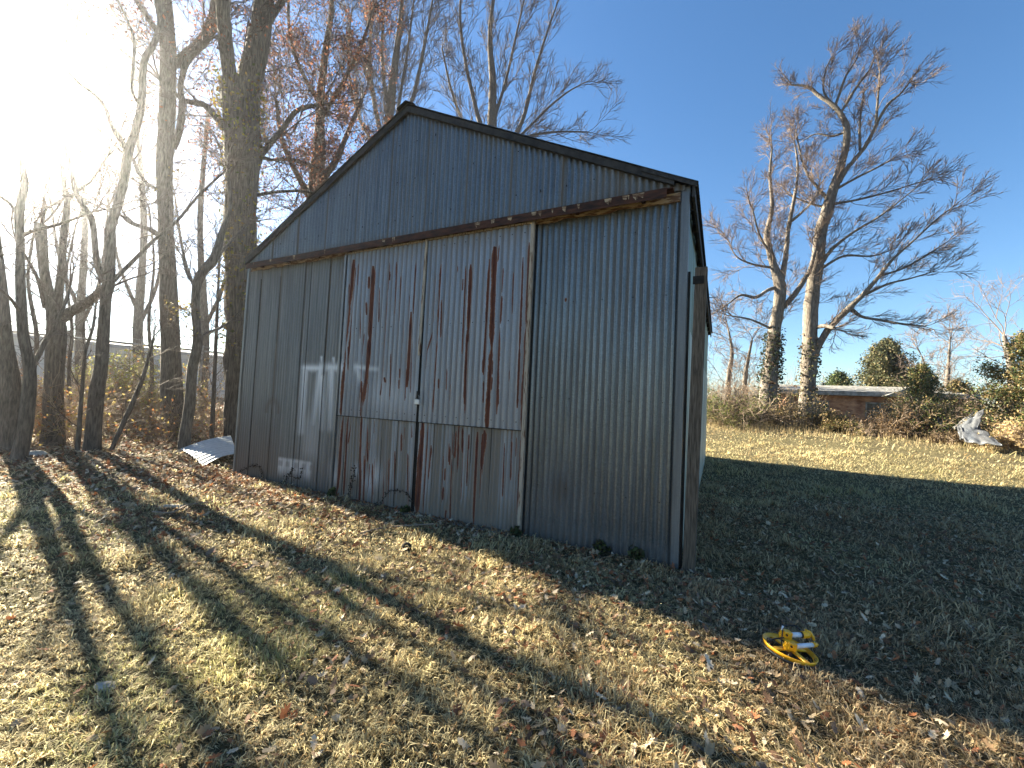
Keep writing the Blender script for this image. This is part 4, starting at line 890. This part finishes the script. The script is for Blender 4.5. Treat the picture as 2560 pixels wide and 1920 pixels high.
rock('earth_clod', 'small black clod on the grass in front of the left door', 'clod', 1015, 1374, 0, .055, .05, .05, M_clod, 9)
CGp = 'dark creepers climbing the foot of the shed wall'
def creeper(label, pts, ofs):
    a, za = sz(560+pts[0][0]*.5184, 560+pts[0][1]*.5184, ofs)
    base = np.array([*(AXY+DV*a-NV*ofs), 0.]); root = thing('creeper', label, 'creeper', tuple(base), S_RZ, CGp)
    P = []
    for x, y in pts:
        s, z = sz(560+x*.5184, 560+y*.5184, ofs); P.append((-(s-a), 0., z))
    q, r = resample([np.array(p) for p in P], [.006]*len(P), len(P)*4); MB().tube(q, [.0035]*len(q), 5).build('stem', M_clod, root)
    C = np.array(q); C = np.repeat(C, 3, 0)+rng.normal(0, .018, (len(C)*3, 3)); C[:, 1] = -np.abs(C[:, 1]); n = len(C)
    aa = unit_rows(rng.normal(0, 1, (n, 3))); bb = unit_rows(np.cross(aa, rng.normal(0, 1, (n, 3)))); V = np.stack([C-aa*.016, C+bb*.011, C+aa*.018, C-bb*.011], 1).reshape(-1, 3)
    npmesh('leaves', V, np.arange(n*4), np.full(n, 4), M_clod, root, world=False)
creeper('dark creeper arching over the foot of the left wall nearest the wall end', [(85,1190),(120,1170),(150,1165),(180,1180),(190,1215)], .03)
creeper('forked dark creeper on the white paint patch low on the left wall', [(280,1250),(310,1215),(335,1180),(322,1210),(365,1225),(378,1180)], .03)
creeper('dark creeper climbing straight up the rust streaked left door', [(605,1310),(615,1270),(620,1240),(630,1205),(632,1165)], .12)
creeper('dark creeper arching beside the bottom of the door seam', [(725,1370),(760,1335),(800,1290),(840,1285),(885,1300),(908,1340)], .12)
creeper('small leafy creeper on the right wall near the post', [(1590,1650),(1600,1600),(1612,1560)], .03)
def weed(label, px, py, h, off, cols):
    s, _ = sz(px, py, off); b = AXY+DV*s-NV*off; z = gz(*b); root = thing('wall_weed', label, 'weed', (b[0], b[1], z), 0, 'weeds along the foot of the shed'); W = Wood()
    for k in range(7): grow(W, np.array([b[0], b[1], z-.01]), np.array([random.gauss(0, .5), random.gauss(0, .5), 1]), h*random.uniform(.5, 1), .003, 2, 3, np.array([0, 0, .1]), (0, 0, 4), .3, .0015)
    W.mesh('stems', M_twig, root); leaves('leaves', np.array(W.tips), .012, .05, cols, M_leaf, root, 2)
DG = [(.05, .07, .03), (.08, .07, .04), (.1, .12, .04)]
weed('dark leafy weed at the foot of the wall right of the doors', 1500, 1380, .14, .06, DG)
weed('dark weed at the foot of the right wall nearest the post', 1592, 1395, .13, .06, DG)
weed('small weed at the foot of the right door by its outer edge', 1290, 1345, .10, .12, DG)
weed('small weed growing where the left door meets the left wall', 835, 1232, .12, .1, DG)
weed('broad leafed weed at the foot of the doors below the padlock', 1010, 1275, .11, .12, DG)

# ------------------------------------------------------------------ grass, leaf litter, tall dry grass
def sector(n, r0, r1, amax=70, amin=-70, pw=2.):
    u = rng.random(n); r = (r0**pw+u*(r1**pw-r0**pw))**(1/pw); a = np.radians(rng.uniform(amin, amax, n)); return r*np.sin(a), r*np.cos(a), r
def outside(x, y, m=.0):
    s, t = shed_st(x, y); return ~((s > -.03-m) & (s < W_+m) & (t > -.06-m) & (t < L_+m))
def woods(x, y): return np.clip(smooth(-3.6, -6.2, x+.25*(y-8))*smooth(4.5, 7.5, y)+0, 0, 1)
def grass():
    Vs, Cs, Fs, cnt = [], [], [], 0
    for (n, r0, r1, ln, wd) in ((150000, 1.1, 4.2, .068, .0042), (130000, 4.0, 8.5, .082, .0075), (100000, 8.3, 16, .11, .013), (110000, 16, 42, .16, .024)):
        x, y, r = sector(n, r0, r1, pw=1.6); k = outside(x, y) & (np.hypot(x-1.84, y-2.68) > .135)
        wds = woods(x, y); litter = np.maximum(wds, .0); k &= rng.random(n) > .80*litter
        den = N1(x, y, 1.6)*.6+N2(x, y, 5.)*.5; k &= rng.random(n) < .45+.9*den
        x, y, r = x[k], y[k], r[k]; n = len(x)
        # clump towards tuft centres
        cx = np.floor(x/.09)*.09+.09*N2(np.floor(x/.09), np.floor(y/.09), 7.3); cy = np.floor(y/.09)*.09+.09*N3(np.floor(x/.09), np.floor(y/.09), 7.3)
        if r1 < 9: x = x+(cx-x)*.35; y = y+(cy-y)*.35
        g = N3(x, y, .8)*.6+N1(x, y, 3.)*.4
        az = (N1(x, y, 1.1)*2+N2(x, y, 3.3))*2*PI+rng.normal(0, 1.3, n)
        tuft = smooth(.52, .75, N2(x, y, 2.6))
        lie = np.radians(np.clip(rng.normal(79-20*tuft, 12, n), 5, 89)); L = ln*(.35+.9*rng.random(n))*(.75+.45*tuft)*(.8+.5*N3(x, y, 2.))
        d = np.stack([np.sin(az), np.cos(az)], 1); z = ground_z(x, y)
        sd_ = np.stack([np.cos(az), -np.sin(az), np.zeros(n)], 1)*(wd*(.6+.9*rng.random(n)))[:, None]
        B = np.stack([x, y, z-.004], 1)
        hor = np.sin(lie)*L; ver = np.cos(lie)*L
        M1 = B+np.column_stack([d*(hor*.5)[:, None]+rng.normal(0, .16, (n, 2))*L[:, None], ver*.8+.010+.01*rng.random(n)]); T = B+np.column_stack([d*hor[:, None]+rng.normal(0, .12, (n, 2))*L[:, None], ver*.85+.004+.012*rng.random(n)])
        V = np.stack([B-sd_*.5, B+sd_*.5, M1+sd_*.45, M1-sd_*.45, T], 1)
        green = np.clip(smooth(.46, .72, g)*.6+.12*tuft, 0, 1)*(1-.6*smooth(9, 15, r))*(rng.random(n) < .6)*(1-.75*smooth(-.3, 1.5, x)*smooth(9, 6, y))
        rn_ = rng.random((n, 1)); straw = np.array([[.84, .72, .41]])*((.20+1.05*rn_**1.4) if r0 < 8 else (.42+.40*rn_)); straw = np.where(rng.random((n, 1)) < .18, straw*np.array([[.75, .6, .5]]), straw)
        gr_ = np.array([[.38, .38, .14]])*(.45+1.*rng.random((n, 1)))
        c = straw*(1-green[:, None])+gr_*green[:, None]; c = c*(.82+.36*N1(x, y, .6))[:, None]; shade_br = (smooth(-.5, 2., x+.9*(y-4)*0)*smooth(11, 8, r)*smooth(.3, .6, N2(x, y, .7)+.25))[:, None]; c = c*(1-shade_br*np.array([[.20, .27, .24]]))  # shed shade painted into the blade colour as a darker, browner tint
        b0 = cnt+np.arange(n)[:, None]*5
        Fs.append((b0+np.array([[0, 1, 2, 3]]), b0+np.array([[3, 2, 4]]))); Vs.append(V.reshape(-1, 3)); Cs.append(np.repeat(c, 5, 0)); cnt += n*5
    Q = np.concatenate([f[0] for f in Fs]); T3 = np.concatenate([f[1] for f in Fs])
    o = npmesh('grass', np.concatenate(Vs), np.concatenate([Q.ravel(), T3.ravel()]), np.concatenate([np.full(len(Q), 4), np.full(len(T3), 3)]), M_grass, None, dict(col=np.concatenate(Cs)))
    tag(o, 'matted dry winter grass covering the lawn round the shed', 'grass', kind='stuff')
grass()
LEAFOUT = np.array([(0, -.55), (.16, -.30), (.34, -.28), (.20, -.08), (.42, .08), (.20, .18), (.26, .38), (.0, .55), (-.26, .38), (-.20, .18), (-.42, .08), (-.20, -.08), (-.34, -.28), (-.16, -.30)])
def litter():
    xs, ys, ss = [], [], []
    def put(x, y, s): k = outside(x, y, .02); xs.append(x[k]); ys.append(y[k]); ss.append(np.full(k.sum(), s))
    x, y, r = sector(12000, 1.1, 7., pw=1.7); k = rng.random(len(x)) < .10+.9*smooth(.45, .75, N1(x, y, 1.2)); put(x[k], y[k], .046)
    x, y, r = sector(60000, 4.5, 19., -8, -70, pw=1.7); k = rng.random(len(x)) < woods(x, y)*(.5+.5*N2(x, y, 2.)); put(x[k], y[k], .072)
    x, y, r = sector(16000, 17, 36., -8, -70, pw=1.6); put(x, y, .20)
    s = rng.uniform(-.6, W_+.8, 17000); t = -rng.random(17000)**1.7*2.2; k = rng.random(17000) < np.clip(.12+smooth(1.0, 6.5, s)*1.0, 0, 1)*(.35+.65*smooth(-1.8, 0, t)); 
    p = AXY[None]+s[k, None]*DV[None]+(t[k, None]-.08)*NV[None]; put(p[:, 0], p[:, 1], .055)
    x, y, r = sector(9000, 1.8, 10., 62, 0, pw=1.8); put(x, y, .045)
    x = np.concatenate(xs); y = np.concatenate(ys); s = np.concatenate(ss); n = len(x); s = s*(.45+.75*rng.random(n))
    z = ground_z(x, y)+.012+.03*rng.random(n)*woods(x, y)+.022*rng.random(n)
    a = rng.random(n)*2*PI; tx = rng.normal(0, .45, n); ty = rng.normal(0, .45, n); cu = rng.normal(0, .9, n)
    O = LEAFOUT[None]*(1+.25*(rng.random((n, 14, 1))-.5)); u = O[..., 0]*s[:, None]*.9; v = O[..., 1]*s[:, None]*1.25
    hz_ = cu[:, None]*(u**2)/s[:, None]*1.4+cu[:, None]*.5*(v**2)/s[:, None]+u*tx[:, None]+v*ty[:, None]
    ca, sa = np.cos(a)[:, None], np.sin(a)[:, None]; X = x[:, None]+u*ca-v*sa; Y = y[:, None]+u*sa+v*ca
    rim = np.stack([X, Y, z[:, None]+np.maximum(hz_, -.02)], -1); cen = np.stack([x, y, z], -1)[:, None]
    V = np.concatenate([cen, rim], 1); b = np.arange(n)[:, None, None]*15; i = np.arange(14)
    F = (b+np.stack([np.zeros(14, int), 1+i, 1+(i+1) % 14], 1)[None]).reshape(-1, 3)
    pal = np.array([(.55, .45, .32), (.20, .12, .065), (.30, .19, .10), (.13, .075, .045), (.38, .27, .155), (.24, .10, .05), (.46, .36, .23), (.17, .12, .085), (.31, .12, .05)])
    c = pal[rng.integers(0, len(pal), n)]*(.7+.6*rng.random((n, 1)))
    o = npmesh('leaf_litter', V.reshape(-1, 3), F, np.full(len(F), 3), M_litter, None, dict(col=np.repeat(c, 15, 0)))
    tag(o, 'brown fallen oak leaves scattered over the grass and heaped under the trees', 'leaves', kind='stuff')
litter()
def tall_grass():
    n = 30000; x, y, r = sector(n, 16.5, 30, 64, 16, pw=1.4)
    edge = smooth(16.5, 20, r)*(.3+.7*smooth(.4, .6, N1(x, y, .8))); k = outside(x, y) & (rng.random(n) < edge); x, y, r = x[k], y[k], r[k]; n = len(x)
    h = (.12+.28*smooth(17.5, 21.5, r))*(.5+.8*rng.random(n)); az = rng.random(n)*2*PI; z = ground_z(x, y); d = np.stack([np.sin(az), np.cos(az)], 1)
    sdv = np.stack([np.cos(az), -np.sin(az), 0*az], 1)*.012; B = np.stack([x, y, z-.02], 1); le = .35*rng.random(n)*h
    M1 = B+np.column_stack([d*(le*.3)[:, None], h*.6]); T = B+np.column_stack([d*(le*1.2)[:, None], h])
    V = np.stack([B-sdv*.5, B+sdv*.5, M1+sdv*.5, M1-sdv*.5, T], 1).reshape(-1, 3); b = np.arange(n)[:, None]*5; Q = b+np.array([[0, 1, 2, 3]]); T3 = b+np.array([[3, 2, 4]])
    c = np.array([[.46, .36, .20]])*(.6+.4*rng.random((n, 1)))
    o = npmesh('tall_dry_grass', V, np.concatenate([Q.ravel(), T3.ravel()]), np.concatenate([np.full(n, 4), np.full(n, 3)]), M_grass, None, dict(col=np.repeat(c, 5, 0)))
    tag(o, 'tall tawny grass at the far edge of the lawn before the brush', 'grass', kind='stuff')
tall_grass()
for lab, pts in (('thin pale stick lying by the foot of the left door', [(1010+75,1280+40),(960,1330),(900,1345)]), ('bare fallen stick curving on the leaves in front of the loose sheet', [(520,1262),(470,1270),(430,1290),(380,1288)])):
    P = []
    for p in pts:
        d = ray(*p); t = -EYE/d[2]; q = EYEP+d*t; P.append(np.array([q[0], q[1], gz(q[0], q[1])+.04]))
    root = P[0].copy(); o = MB().tube([p-root for p in resample(P, [.01]*len(P), 9)[0]], [.009]*9, 6).build('fallen_stick', M_twig_far, loc=tuple(root)); tag(o, lab, 'stick')

# ------------------------------------------------------------------ scattering volume added to stand in for lens glare
hm = bpy.data.materials.new('glare_haze_air'); hm.use_nodes = True; hn = hm.node_tree; hn.nodes.clear()
ho = hn.nodes.new('ShaderNodeOutputMaterial'); hv = hn.nodes.new('ShaderNodeVolumePrincipled'); hn.links.new(hv.outputs[0], ho.inputs['Volume'])
hv.inputs['Color'].default_value = (.93, .95, 1, 1); hv.inputs['Density'].default_value = .0010; hv.inputs['Anisotropy'].default_value = .91
hb = MB().box((-60, -12, -3.), (75, 80, 24)).build('glare_haze', hm); tag(hb, 'faint added scattering volume standing in for lens glare toward the low sun', 'glare_haze', kind='stuff')
